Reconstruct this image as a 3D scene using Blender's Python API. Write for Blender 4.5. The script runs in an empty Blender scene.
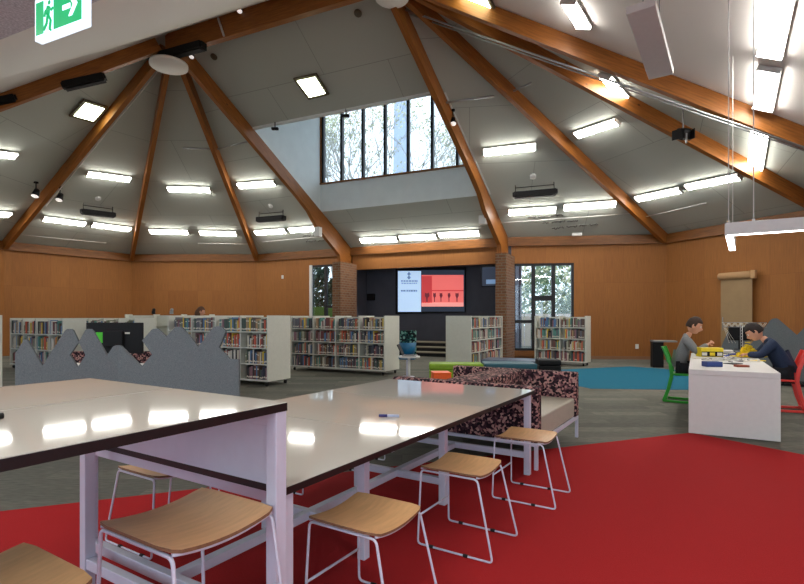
import bpy, bmesh, math, random
from mathutils import Vector, Matrix, Euler
random.seed(7)
S = bpy.context.scene
COL = S.collection
PI = math.pi
H = 1.35          # camera height
FPX, CX, HY = 510.0, 402.0, 317.0

# ---------------------------------------------------------------- camera
cam = bpy.data.cameras.new('camera'); cam.sensor_width = 36.0
cam.lens = FPX / 804.0 * 36.0
cam.shift_y = 25.0 / 804.0
cam.clip_start = 0.05; cam.clip_end = 400
co = bpy.data.objects.new('camera', cam); COL.objects.link(co)
co.location = (0, 0, H); co.rotation_euler = (PI/2, 0, 0)
S.camera = co
S.view_settings.view_transform = 'Standard'; S.view_settings.look = 'None'
S.view_settings.gamma = 1.0; S.view_settings.exposure = 0.0
S.view_settings.use_curve_mapping = False
er = math.atan2(-.42, .9075)

def ray(px, py): return Vector(((px-CX)/FPX, 1.0, (HY-py)/FPX))
EYE = Vector((0, 0, H))
def D(px, py, d): return EYE + ray(px, py)*d
def F(px, py, z=0.0):
    r = ray(px, py); return EYE + r*((z-H)/r.z)
def hit(px, py, P, off=0.0):
    p0, n = P; r = ray(px, py)
    return EYE + r*((p0 - n*0 - EYE).dot(n)/r.dot(n)) + n*off
def plane(a, b, c):
    a, b, c = Vector(a), Vector(b), Vector(c)
    n = (b-a).cross(c-a).normalized()
    if (Vector((0, 8, 2))-a).dot(n) < 0: n = -n
    return (a, n)

# ---------------------------------------------------------------- materials
def newmat(name):
    m = bpy.data.materials.new(name); m.use_nodes = True
    nt = m.node_tree; nt.nodes.clear()
    o = nt.nodes.new('ShaderNodeOutputMaterial'); b = nt.nodes.new('ShaderNodeBsdfPrincipled')
    nt.links.new(b.outputs[0], o.inputs[0]); return m, nt, b
def c4(c): return (c[0], c[1], c[2], 1)
def srgb(r, g, b):
    f = lambda v: (v/255/12.92) if v/255 <= .04045 else ((v/255+.055)/1.055)**2.4
    return (f(r), f(g), f(b))
def mat(name, c, rough=.5, metal=0, var=.06, scale=20, spec=.5, bump=0, coat=0, stretch=None):
    m, nt, b = newmat(name); L = nt.links
    b.inputs['Roughness'].default_value = rough; b.inputs['Metallic'].default_value = metal
    b.inputs['Specular IOR Level'].default_value = spec; b.inputs['Coat Weight'].default_value = coat
    tc = nt.nodes.new('ShaderNodeTexCoord'); mp = nt.nodes.new('ShaderNodeMapping')
    n = nt.nodes.new('ShaderNodeTexNoise'); n.inputs['Scale'].default_value = scale; n.inputs['Detail'].default_value = 3
    if stretch: mp.inputs['Scale'].default_value = stretch
    L.new(tc.outputs['Object'], mp.inputs[0]); L.new(mp.outputs[0], n.inputs['Vector'])
    r = nt.nodes.new('ShaderNodeValToRGB')
    r.color_ramp.elements[0].position = .3; r.color_ramp.elements[1].position = .7
    r.color_ramp.elements[0].color = c4([x*(1-var) for x in c]); r.color_ramp.elements[1].color = c4([min(1, x*(1+var)) for x in c])
    L.new(n.outputs[0], r.inputs[0]); L.new(r.outputs[0], b.inputs['Base Color'])
    if bump:
        bp = nt.nodes.new('ShaderNodeBump'); bp.inputs['Strength'].default_value = bump; bp.inputs['Distance'].default_value = .01
        L.new(n.outputs[0], bp.inputs['Height']); L.new(bp.outputs[0], b.inputs['Normal'])
    return m
def emis(name, c, s):
    m, nt, b = newmat(name)
    b.inputs['Base Color'].default_value = c4(c); b.inputs['Emission Color'].default_value = c4(c)
    b.inputs['Emission Strength'].default_value = s; b.inputs['Roughness'].default_value = .4
    return m
def glass(name, tint=(1, 1, 1)):
    m = bpy.data.materials.new(name); m.use_nodes = True; nt = m.node_tree; nt.nodes.clear()
    o = nt.nodes.new('ShaderNodeOutputMaterial'); t = nt.nodes.new('ShaderNodeBsdfTransparent'); g = nt.nodes.new('ShaderNodeBsdfGlossy')
    t.inputs[0].default_value = c4(tint); g.inputs['Roughness'].default_value = .02
    mx = nt.nodes.new('ShaderNodeMixShader'); mx.inputs[0].default_value = .06
    nt.links.new(t.outputs[0], mx.inputs[1]); nt.links.new(g.outputs[0], mx.inputs[2]); nt.links.new(mx.outputs[0], o.inputs[0])
    return m
def brickmat(name, c1, c2, mortar, bw, bh, ms, rough=.8, offset=.5, grain=None, gamt=.2, spec=.3, nscale=6, bias=0.0):
    m, nt, b = newmat(name); L = nt.links
    b.inputs['Roughness'].default_value = rough; b.inputs['Specular IOR Level'].default_value = spec
    uv = nt.nodes.new('ShaderNodeUVMap'); br = nt.nodes.new('ShaderNodeTexBrick')
    br.offset = offset; br.inputs['Scale'].default_value = 1; br.inputs['Brick Width'].default_value = bw
    br.inputs['Row Height'].default_value = bh; br.inputs['Mortar Size'].default_value = ms; br.inputs['Mortar Smooth'].default_value = .1
    br.inputs['Bias'].default_value = bias
    br.inputs['Color1'].default_value = c4(c1); br.inputs['Color2'].default_value = c4(c2); br.inputs['Mortar'].default_value = c4(mortar)
    L.new(uv.outputs[0], br.inputs['Vector'])
    out = br.outputs['Color']
    if grain:
        mp = nt.nodes.new('ShaderNodeMapping'); mp.inputs['Scale'].default_value = grain
        n = nt.nodes.new('ShaderNodeTexNoise'); n.inputs['Scale'].default_value = nscale; n.inputs['Detail'].default_value = 5
        L.new(uv.outputs[0], mp.inputs[0]); L.new(mp.outputs[0], n.inputs['Vector'])
        mr = nt.nodes.new('ShaderNodeMapRange'); mr.inputs[1].default_value = .25; mr.inputs[2].default_value = .75
        mr.inputs[3].default_value = 1-gamt; mr.inputs[4].default_value = 1+gamt
        L.new(n.outputs[0], mr.inputs[0])
        mu = nt.nodes.new('ShaderNodeMix'); mu.data_type = 'RGBA'; mu.blend_type = 'MULTIPLY'; mu.inputs[0].default_value = 1
        L.new(out, mu.inputs[6]); L.new(mr.outputs[0], mu.inputs[7]); out = mu.outputs[2]
    L.new(out, b.inputs['Base Color'])
    return m
def beamwood(name, c, knots=True):
    m, nt, b = newmat(name); L = nt.links
    b.inputs['Roughness'].default_value = .42; b.inputs['Specular IOR Level'].default_value = .4
    uv = nt.nodes.new('ShaderNodeUVMap'); mp = nt.nodes.new('ShaderNodeMapping'); mp.inputs['Scale'].default_value = (1, 14, 1)
    n = nt.nodes.new('ShaderNodeTexNoise'); n.inputs['Scale'].default_value = 2.5; n.inputs['Detail'].default_value = 4
    L.new(uv.outputs[0], mp.inputs[0]); L.new(mp.outputs[0], n.inputs['Vector'])
    r = nt.nodes.new('ShaderNodeValToRGB'); e = r.color_ramp.elements
    e[0].position = .3; e[1].position = .72
    e[0].color = c4([x*.62 for x in c]); e[1].color = c4([min(1, x*1.2) for x in c])
    L.new(n.outputs[0], r.inputs[0])
    v = nt.nodes.new('ShaderNodeTexVoronoi'); v.inputs['Scale'].default_value = 1.6; v.inputs['Randomness'].default_value = 1
    mp2 = nt.nodes.new('ShaderNodeMapping'); mp2.inputs['Scale'].default_value = (1, 1.8, 1)
    L.new(uv.outputs[0], mp2.inputs[0]); L.new(mp2.outputs[0], v.inputs['Vector'])
    r2 = nt.nodes.new('ShaderNodeValToRGB'); r2.color_ramp.elements[0].position = .03; r2.color_ramp.elements[1].position = .07
    r2.color_ramp.elements[0].color = (.25, .18, .12, 1); r2.color_ramp.elements[1].color = (1, 1, 1, 1)
    L.new(v.outputs['Distance'], r2.inputs[0])
    mu = nt.nodes.new('ShaderNodeMix'); mu.data_type = 'RGBA'; mu.blend_type = 'MULTIPLY'; mu.inputs[0].default_value = 1 if knots else 0
    L.new(r.outputs[0], mu.inputs[6]); L.new(r2.outputs[0], mu.inputs[7]); L.new(mu.outputs[2], b.inputs['Base Color'])
    return m
def vorofab(name, cols, scale, rough=.85):
    m, nt, b = newmat(name); L = nt.links
    b.inputs['Roughness'].default_value = rough; b.inputs['Specular IOR Level'].default_value = .2
    tc = nt.nodes.new('ShaderNodeTexCoord')
    v = nt.nodes.new('ShaderNodeTexVoronoi'); v.inputs['Scale'].default_value = scale
    L.new(tc.outputs['Object'], v.inputs['Vector'])
    r = nt.nodes.new('ShaderNodeValToRGB'); r.color_ramp.interpolation = 'CONSTANT'
    el = r.color_ramp.elements; k = len(cols)
    el[0].position = 0; el[0].color = c4(cols[0]); el[1].position = 1/k; el[1].color = c4(cols[1])
    for i in range(2, k):
        x = el.new(i/k); x.color = c4(cols[i])
    sp = nt.nodes.new('ShaderNodeSeparateColor'); L.new(v.outputs['Color'], sp.inputs[0])
    L.new(sp.outputs[0], r.inputs[0]); L.new(r.outputs[0], b.inputs['Base Color'])
    return m

M = {}
M['wall'] = brickmat('wall_veneer', srgb(148, 96, 48), srgb(140, 89, 43), srgb(126, 78, 38), .61, 2.45, .003, .6, 0, (14, .35, 1), .2)
M['beam'] = beamwood('glulam_timber', srgb(154, 94, 38))
M['ring'] = beamwood('fascia_timber', srgb(134, 84, 38), False)
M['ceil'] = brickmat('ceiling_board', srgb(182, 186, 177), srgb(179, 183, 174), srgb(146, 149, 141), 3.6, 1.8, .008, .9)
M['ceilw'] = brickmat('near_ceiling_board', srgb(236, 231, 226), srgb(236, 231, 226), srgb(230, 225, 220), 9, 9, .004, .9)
M['tile'] = mat('perforated_tile', srgb(205, 206, 206), .9, var=.25, scale=60)
M['apron'] = mat('clerestory_paint', srgb(222, 228, 226), .8, var=.03, scale=3)
M['brick'] = brickmat('brick', srgb(128, 88, 60), srgb(106, 70, 48), srgb(124, 106, 88), .23, .086, .012, .85, .5, (6, 6, 1), .25)
M['darkwall'] = mat('charcoal_wall_paint', srgb(78, 80, 92), .8, var=.08, scale=2)
M['red'] = mat('red_carpet', srgb(160, 36, 38), .95, var=.14, scale=160, spec=.1, bump=.3)
M['blue'] = mat('teal_blue_carpet', srgb(34, 100, 124), .95, var=.12, scale=160, spec=.1, bump=.3)
M['carpet'] = brickmat('grey_plank_carpet', srgb(112, 111, 102), srgb(92, 93, 86), srgb(86, 86, 80), 1.0, .25, .002, .95, .33, (3, 26, 1), .35, .12, 3)
M['white'] = mat('white_laminate', srgb(208, 207, 203), .5, var=.02)
M['shelf'] = mat('shelving_white', srgb(206, 207, 196), .55, var=.03)
M['steel'] = mat('white_powder_coat', srgb(200, 200, 216), .38, var=.02)
M['gloss'] = mat('whiteboard_gloss', srgb(196, 193, 183), .05, var=.02, scale=3, spec=.35)
M['blackedge'] = mat('black_edge', srgb(20, 17, 19), .45, var=.1)
M['black'] = mat('black_plastic', srgb(13, 13, 15), .6, spec=.25, var=.1)
M['rubber'] = mat('black_rubber', srgb(10, 10, 10), .8)
M['grey'] = mat('mid_grey_metal', srgb(140, 142, 144), .45, .6)
M['pipe'] = mat('galvanised_pipe', srgb(170, 174, 176), .4, .7)
M['ply'] = mat('oak_plywood', srgb(212, 166, 116), .42, var=.08, scale=5, stretch=(1.5, 12, 12))
M['plyedge'] = mat('plywood_edge', srgb(128, 92, 66), .6, var=.15, scale=60)
M['felt'] = mat('grey_felt', srgb(108, 114, 116), .95, var=.2, scale=120, spec=.1, bump=.2)
M['fabric'] = vorofab('confetti_fabric', [srgb(34, 22, 30), srgb(62, 38, 46), srgb(28, 22, 28), srgb(168, 124, 118), srgb(112, 78, 82), srgb(40, 26, 32), srgb(176, 140, 132)], 46)
M['seatfab'] = mat('stone_vinyl', srgb(176, 172, 156), .5, var=.04)
M['green'] = mat('lime_green_vinyl', srgb(122, 160, 22), .6)
M['teal'] = mat('dark_teal_vinyl', srgb(16, 78, 92), .5)
M['navyv'] = mat('slate_blue_vinyl', srgb(84, 96, 116), .35)
M['orange'] = mat('orange_plastic', srgb(240, 96, 20), .5)
M['chairgreen'] = mat('green_plastic', srgb(34, 150, 30), .4)
M['chairred'] = mat('red_plastic', srgb(226, 56, 44), .4)
M['tealchair'] = mat('blue_shell_plastic', srgb(16, 98, 138), .4)
M['leaffab'] = vorofab('green_black_patterned_fabric', [srgb(20, 30, 32), srgb(40, 92, 84), srgb(16, 22, 26), srgb(110, 150, 140), srgb(22, 50, 52)], 26)
M['glass'] = glass('window_glass', (.93, .97, 1))
M['frame'] = mat('black_window_frame', srgb(14, 16, 22), .5)
M['skin'] = mat('skin', srgb(206, 150, 120), .6, var=.04)
M['hairb'] = mat('brown_hair', srgb(52, 34, 22), .8, var=.3, scale=90)
M['hairk'] = mat('dark_hair', srgb(34, 24, 20), .8, var=.3, scale=90)
M['hairl'] = mat('light_brown_hair', srgb(84, 56, 38), .8, var=.3, scale=90)
M['greyshirt'] = mat('grey_marl_cloth', srgb(120, 122, 122), .95, var=.2, scale=140)
M['navyshirt'] = mat('navy_cloth', srgb(38, 50, 74), .95, var=.15, scale=60)
M['darkcloth'] = mat('black_trouser_cloth', srgb(26, 26, 32), .95)
M['paper'] = mat('kraft_paper', srgb(150, 124, 90), .85, var=.05, scale=4)
M['paperroll'] = mat('kraft_paper_roll', srgb(184, 146, 104), .8, var=.05)
M['yellow'] = mat('yellow_plastic', srgb(236, 208, 20), .5)
M['bluebox'] = mat('blue_card', srgb(44, 66, 128), .6)
M['bluepl'] = mat('blue_plastic', srgb(40, 62, 170), .5)
M['redbox'] = mat('red_brown_card', srgb(150, 70, 44), .6)
M['tube'] = emis('fluorescent_diffuser', (1, .97, .91), 24)
M['sky_l'] = emis('square_light_diffuser', (.9, 1, .70), 9)
M['pend'] = emis('pendant_diffuser', (1, .97, .95), 7)
M['lens'] = emis('spotlight_lens', (1, .93, .88), .5)
M['bronze'] = mat('bronze_frame', srgb(92, 84, 66), .5)
M['exitgreen'] = emis('exit_green', srgb(14, 140, 84), .9)
M['exitwhite'] = emis('exit_white', srgb(214, 232, 250), 1.0)
M['scr_blue'] = emis('screen_pale_blue', srgb(180, 208, 240), .62)
M['scr_navy'] = emis('screen_navy', srgb(44, 54, 74), .3)
M['scr_red'] = emis('screen_coral', srgb(226, 104, 100), .62)
M['scr_red2'] = emis('screen_deep_red', srgb(190, 56, 60), .58)
M['scr_pink'] = emis('screen_pink', srgb(238, 150, 142), .62)
M['scr_dark'] = emis('screen_maroon', srgb(110, 36, 48), .5)
M['scr_ink'] = emis('screen_ink', srgb(104, 134, 170), .5)
M['sticker'] = mat('green_sticker', srgb(70, 190, 40), .6)
M['label'] = mat('spine_label', srgb(214, 208, 192), .7)
M['pages'] = mat('book_pages', srgb(216, 206, 180), .8)
M['conifer'] = mat('dark_conifer_leaf', srgb(44, 66, 48), .8, var=.4, scale=9)
M['grass'] = mat('grass', srgb(90, 130, 60), .95, var=.3, scale=30)
M['asphalt'] = mat('asphalt', srgb(120, 120, 124), .9)
M['bark'] = mat('bark', srgb(178, 178, 172), .9, var=.3)
M['leaf'] = mat('leaf', srgb(100, 124, 92), .8, var=.4, scale=9)
M['leaf2'] = mat('spring_leaf', srgb(196, 198, 160), .8, var=.3, scale=9)
M['concrete'] = mat('pale_concrete', srgb(170, 184, 206), .8)
M['carblue'] = mat('pale_blue_car_paint', srgb(120, 150, 190), .25)
M['fence'] = mat('cream_fence', srgb(190, 176, 160), .8)
M['ink'] = mat('faded_ink', srgb(96, 92, 88), .9)
M['marker'] = mat('marker_blue', srgb(24, 34, 110), .4)
M['markerw'] = mat('marker_barrel', srgb(178, 188, 214), .3)
M['concretefl'] = mat('step_carpet', srgb(132, 124, 106), .9, var=.15, scale=60)
PAL = [srgb(*c) for c in [(58, 62, 76), (112, 58, 58), (196, 188, 170), (84, 136, 126), (46, 44, 46), (168, 136, 102), (84, 120, 160), (148, 148, 142),
       (196, 88, 62), (98, 78, 68), (214, 184, 70), (118, 122, 98), (134, 96, 106), (208, 204, 196), (66, 84, 76), (98, 98, 106)]]
PALN = ['navy', 'dark red', 'cream', 'sea green', 'black', 'tan', 'blue', 'grey', 'orange red', 'brown', 'mustard', 'olive', 'plum', 'white', 'dark green', 'slate']
BM_ = [mat('book_cover_'+PALN[i].replace(' ', '_'), c, .55, var=.1, scale=30) for i, c in enumerate(PAL)]

# ---------------------------------------------------------------- mesh builder
class MB:
    def __init__(s): s.v = []; s.f = []; s.mi = []; s.mats = []; s.sm = []
    def slot(s, m):
        if m is None: m = M['white']
        if m not in s.mats: s.mats.append(m)
        return s.mats.index(m)
    def add(s, vs, fs, m=None, smooth=False):
        b = len(s.v); k = s.slot(m); s.v += [Vector(p) for p in vs]
        for f in fs: s.f.append([b+i for i in f]); s.mi.append(k); s.sm.append(smooth)
        return s
    def box(s, c, sz, m=None, R=None, bev=0):
        c = Vector(c); hx, hy, hz = sz[0]/2, sz[1]/2, sz[2]/2
        P = [(x, y, z) for x in (-hx, hx) for y in (-hy, hy) for z in (-hz, hz)]
        fs = [(0, 1, 3, 2), (4, 6, 7, 5), (0, 4, 5, 1), (2, 3, 7, 6), (0, 2, 6, 4), (1, 5, 7, 3)]
        if bev:
            bm = bmesh.new(); vv = [bm.verts.new(p) for p in P]
            for f in fs: bm.faces.new([vv[i] for i in f])
            bmesh.ops.bevel(bm, geom=bm.edges[:], offset=bev, segments=2, affect='EDGES', profile=.5)
            bm.verts.index_update()
            P = [v.co.copy() for v in bm.verts]; fs = [[v.index for v in f.verts] for f in bm.faces]; bm.free()
        P = [Vector(p) for p in P]
        if R is not None: P = [R @ p for p in P]
        return s.add([p+c for p in P], fs, m)
    def quadbox(s, q, n, t, m=None):     # quad q (4 pts) extruded by n*t
        q = [Vector(p) for p in q]; n = Vector(n)
        k = len(q); top = [p+n*t for p in q]
        fs = [list(range(k))[::-1], list(range(k, 2*k))]+[(i, (i+1) % k, k+(i+1) % k, k+i) for i in range(k)]
        return s.add(q+top, fs, m)
    def tube(s, pts, r, m=None, n=8, closed=False, smooth=True):
        pts = [Vector(p) for p in pts]; k = len(pts); rs = r if isinstance(r, (list, tuple)) else [r]*k
        vs = []; up = None
        for i, p in enumerate(pts):
            if closed: d = (pts[(i+1) % k]-pts[i-1])
            else: d = pts[min(i+1, k-1)]-pts[max(i-1, 0)]
            d.normalize()
            if up is None:
                up = Vector((0, 0, 1)) if abs(d.z) < .9 else Vector((1, 0, 0))
            a = d.cross(up)
            if a.length < 1e-5: a = d.orthogonal()
            a.normalize(); b_ = d.cross(a).normalized(); up = -b_ if b_.dot(up) < 0 else b_
            up = (a.cross(d)).normalized()
            for j in range(n):
                t = 2*PI*j/n; vs.append(p+(a*math.cos(t)+up*math.sin(t))*rs[i])
        fs = []
        rng = k if closed else k-1
        for i in range(rng):
            for j in range(n):
                i2 = (i+1) % k
                fs.append((i*n+j, i*n+(j+1) % n, i2*n+(j+1) % n, i2*n+j))
        if not closed: fs += [list(range(n))[::-1], [(k-1)*n+j for j in range(n)]]
        return s.add(vs, fs, m, smooth)
    def cyl(s, a, b, r, m=None, n=16, r2=None): return s.tube([a, b], [r, r if r2 is None else r2], m, n, smooth=True)
    def prism(s, pts, h0, h1, m=None, fn=None):   # 2D outline extruded in z
        k = len(pts); vs = [(p[0], p[1], h0) for p in pts]+[(p[0], p[1], h1) for p in pts]
        return s.add(vs, [list(range(k))[::-1], list(range(k, 2*k))]+[(i, (i+1) % k, k+(i+1) % k, k+i) for i in range(k)], m)
    def ball(s, c, r, m=None, sc=(1, 1, 1), seg=14, rings=9):
        c = Vector(c); vs = [c+Vector((0, 0, r*sc[2]))]; fs = []
        for i in range(1, rings):
            t = PI*i/rings
            for j in range(seg):
                a = 2*PI*j/seg; vs.append(c+Vector((r*sc[0]*math.sin(t)*math.cos(a), r*sc[1]*math.sin(t)*math.sin(a), r*sc[2]*math.cos(t))))
        vs.append(c-Vector((0, 0, r*sc[2]))); L = len(vs)-1
        for j in range(seg): fs.append((0, 1+j, 1+(j+1) % seg)); fs.append((L, 1+(rings-2)*seg+(j+1) % seg, 1+(rings-2)*seg+j))
        for i in range(rings-2):
            for j in range(seg):
                a = 1+i*seg+j; b = 1+i*seg+(j+1) % seg; fs.append((a, a+seg, b+seg, b))
        return s.add(vs, fs, m, True)
    def mesh(s, name, uvfix=None):
        me = bpy.data.meshes.new(name); me.from_pydata([tuple(p) for p in s.v], [], s.f)
        for m in s.mats: me.materials.append(m)
        for p, k, q in zip(me.polygons, s.mi, s.sm): p.material_index = k; p.use_smooth = q
        bm = bmesh.new(); bm.from_mesh(me); bmesh.ops.recalc_face_normals(bm, faces=bm.faces[:])
        uvl = bm.loops.layers.uv.new('UVMap')
        for f in bm.faces:
            n = f.normal
            if uvfix is not None:      # beam: u along the axis
                ax = uvfix; t = n.cross(ax)
                if t.length < 1e-4: t = n.orthogonal()
                t.normalize(); a, b = ax, t
            elif abs(n.z) > .95: a, b = Vector((1, 0, 0)), Vector((0, 1, 0))
            else:
                a = Vector((-n.y, n.x, 0)).normalized(); b = n.cross(a).normalized()
                if b.z < 0: b = -b
            for l in f.loops: l[uvl].uv = (l.vert.co.dot(a), l.vert.co.dot(b))
        bm.to_mesh(me); bm.free(); return me
    def build(s, name, parent=None, loc=None, uvfix=None):
        o = bpy.data.objects.new(name, s.mesh(name, uvfix)); COL.objects.link(o)
        if parent is not None: o.parent = parent
        if loc is not None: o.location = loc
        return o
def tag(o, label=None, cat=None, group=None, kind=None):
    if label: o['label'] = label
    if cat: o['category'] = cat
    if group: o['group'] = group
    if kind: o['kind'] = kind
    return o
def struct(name, mb, uvfix=None): return tag(mb.build(name, uvfix=uvfix), kind='structure')
def empty(name, loc, label, cat, rz=0, group=None):
    o = bpy.data.objects.new(name, None); COL.objects.link(o); o.location = loc; o.rotation_euler = (0, 0, rz)
    o.empty_display_size = .1
    return tag(o, label, cat, group)
def copy_tree(o, parent=None):
    c = o.copy(); COL.objects.link(c); c.parent = parent
    for ch in o.children: copy_tree(ch, c)
    return c
def V3(x, y, z=0): return Vector((x, y, z))
def Rz(a): return Matrix.Rotation(a, 3, 'Z')
def basis(x, y, z): return Matrix((x, y, z)).transposed()

# ================================================================= ROOM
ZE = 3.97                                     # eaves height
ZR = H + 7.15                                 # ridge surface height
e = Vector((.9075, -.42, 0)).normalized(); m_ = Vector((.42, .9075, 0)).normalized()
O1 = V3(-5.77, 12.8, ZR); t_ = 5.94; O2 = O1 + e*t_
A = O1+e*.75+m_*7.45; A.z = ZE
B = O2+e*.75+m_*7.45; B.z = ZE
C = V3(8.35, 16.1, ZE); Dd = V3(10.08, 11.95, ZE); E = V3(8.45, 8.7, ZE); Fp = V3(6.8, 3.5, ZE)
G = V3(3.5, 1.44, ZE); K = V3(-12, 8.62, ZE)
L1 = V3(-6.05, 21.3, ZE); L2 = V3(-11.3, 21.3, ZE); L3 = V3(-13.75, 17.6, ZE); L4 = V3(-13.75, 10.5, ZE)
N1 = V3(-13.75, -3, ZE); N2 = V3(9.0, -3, ZE)
def poly_slab(pts, t, m):
    mb = MB(); pts = [Vector(p) for p in pts]
    n = plane(*pts[:3])[1]; mb.quadbox(pts, -n, t, m); return mb
PLN = {}
def facet(key, name, pts, m, t=.08):
    PLN[key] = plane(*pts[:3]); return struct(name, poly_slab(pts, t, m))
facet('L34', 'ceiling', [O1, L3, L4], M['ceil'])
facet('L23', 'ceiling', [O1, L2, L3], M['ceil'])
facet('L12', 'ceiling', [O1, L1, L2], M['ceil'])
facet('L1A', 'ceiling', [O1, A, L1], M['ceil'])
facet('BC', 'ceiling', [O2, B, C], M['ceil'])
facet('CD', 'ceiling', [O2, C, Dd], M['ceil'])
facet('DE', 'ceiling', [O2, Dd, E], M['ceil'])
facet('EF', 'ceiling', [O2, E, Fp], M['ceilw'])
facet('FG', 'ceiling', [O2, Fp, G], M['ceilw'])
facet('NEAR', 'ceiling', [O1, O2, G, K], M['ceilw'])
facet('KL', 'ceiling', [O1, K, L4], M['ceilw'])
# bay with the clerestory
def bay(s, p, z=None):       # s 0..1 between rafters, p distance from the ridge
    q = O1 + (O2-O1)*s + e*(.75*p/7.45) + m_*p
    q.z = (ZR - (ZR-ZE)*p/7.45) if z is None else z
    return q
P1, P2_ = 2.67, 5.74
facet('AB', 'ceiling', [bay(0, 0), bay(0, P1), bay(1, P1), bay(1, 0)], M['ceil'])
facet('AB2', 'ceiling', [bay(0, P2_), bay(0, 7.45), bay(1, 7.45), bay(1, P2_)], M['ceil'])
ZT = H+7.7; ZS = H+4.6
w = MB()
zl = bay(0, P2_).z
w.quadbox([bay(0, P2_), bay(1, P2_), bay(1, P2_, ZS), bay(0, P2_, ZS)], m_, .15, M['apron'])
struct('wall_clerestory', w)
for s, nm in ((0, 'wall_lightwell_left'), (1, 'wall_lightwell_right')):
    w = MB(); w.quadbox([bay(s, P1), bay(s, P2_), bay(s, P2_, ZT), bay(s, P1, ZT)], e*(-1 if s == 0 else 1), .1, M['apron']); struct(nm, w)
w = MB(); w.quadbox([bay(0, P1), bay(1, P1), bay(1, P1, ZT), bay(0, P1, ZT)], -m_, .1, M['apron']); struct('wall_lightwell_near', w)
w = MB(); w.quadbox([bay(0, P1, ZT), bay(1, P1, ZT), bay(1, P2_+.15, ZT), bay(0, P2_+.15, ZT)], Vector((0, 0, 1)), .1, M['apron']); struct('ceiling', w)
win = tag(bpy.data.objects.new('window_1', None), kind='structure'); COL.objects.link(win)
fr = MB(); n7 = 7
for i in range(n7+1):
    s = i*.83/5.94
    if s > 1: s = 1
    q = bay(s, P2_+.06, (ZS+ZT)/2); th = .09 if 0 < i < n7 else .12
    if i == 0: q += e*.06
    if i == n7: q -= e*.06
    fr.box(q, (th, .12, ZT-ZS), M['frame'], basis(e, m_, Vector((0, 0, 1))))
fr.box(bay(.5, P2_+.03, ZS+.02), (5.94, .2, .05), M['ring'], basis(e, m_, Vector((0, 0, 1))))
fr.box(bay(.5, P2_+.06, ZT-.04), (5.94, .12, .08), M['frame'], basis(e, m_, Vector((0, 0, 1))))
fr.box(bay(0, P2_-.01, (ZS+ZT)/2)+e*.02, (.05, .06, ZT-ZS), M['ring'], basis(e, m_, Vector((0, 0, 1))))
fr.build('window_frame', win)
gl = MB(); gl.box(bay(.5, P2_+.09, (ZS+ZT)/2), (5.94, .01, ZT-ZS-.06), M['glass'], basis(e, m_, Vector((0, 0, 1)))); gl.build('window_pane', win)
# flat near ceiling
w = MB(); w.prism([(p.x, p.y) for p in (L4, K, G, Fp, E, N2, N1)], ZE, ZE+.1, M['tile']); struct('ceiling', w)

# walls
def wall(name, a, b, z0=0, z1=ZE, holes=(), m=None, t=.2, inward=Vector((-2, 10, 0))):
    a = V3(a.x, a.y); b = V3(b.x, b.y); d = (b-a); L = d.length; d.normalize(); n = Vector((-d.y, d.x, 0))
    if (inward-a).dot(n) > 0: n = -n
    mb = MB(); us = sorted(set([0, L]+[h[0] for h in holes]+[h[1] for h in holes]))
    zs = sorted(set([z0, z1]+[h[2] for h in holes]+[h[3] for h in holes]))
    for i in range(len(us)-1):
        runs = []
        for j in range(len(zs)-1):
            uc, zc = (us[i]+us[i+1])/2, (zs[j]+zs[j+1])/2
            if any(h[0] < uc < h[1] and h[2] < zc < h[3] for h in holes): continue
            if runs and abs(runs[-1][1]-zs[j]) < 1e-6: runs[-1][1] = zs[j+1]
            else: runs.append([zs[j], zs[j+1]])
        for r in runs:
            q = [a+d*us[i]+V3(0, 0, r[0]), a+d*us[i+1]+V3(0, 0, r[0]), a+d*us[i+1]+V3(0, 0, r[1]), a+d*us[i]+V3(0, 0, r[1])]
            mb.quadbox(q, n, t, m or M['wall'])
    struct(name, mb); return a, d, n
wall('wall_right', C, Dd); wall('wall_right_near', Dd, E); wall('wall_right_side', E, N2)
BH = [(.6+i*3.6, 4.0+i*3.6, .2, 3.7) for i in range(6)]; LH = [(.5+i*3.2, 3.5+i*3.2, .2, 3.7) for i in range(4)]  # openings added out of view to let daylight reach the foreground
ba, bd, bn = wall('wall_back', N2, N1, holes=BH); la, ld, ln = wall('wall_left_side', N1, L4, holes=LH); wall('wall_left_near', L4, L3)
wall('wall_left', L3, L2); wall('wall_far_left', L2, L1)
def along(a, b, px):
    t = (px-CX)/FPX; d = (b-a); d.z = 0; L = d.length; d = d/L
    # (a.x+s d.x) = t (a.y + s d.y)
    return (t*a.y-a.x)/(d.x-t*d.y)
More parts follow.
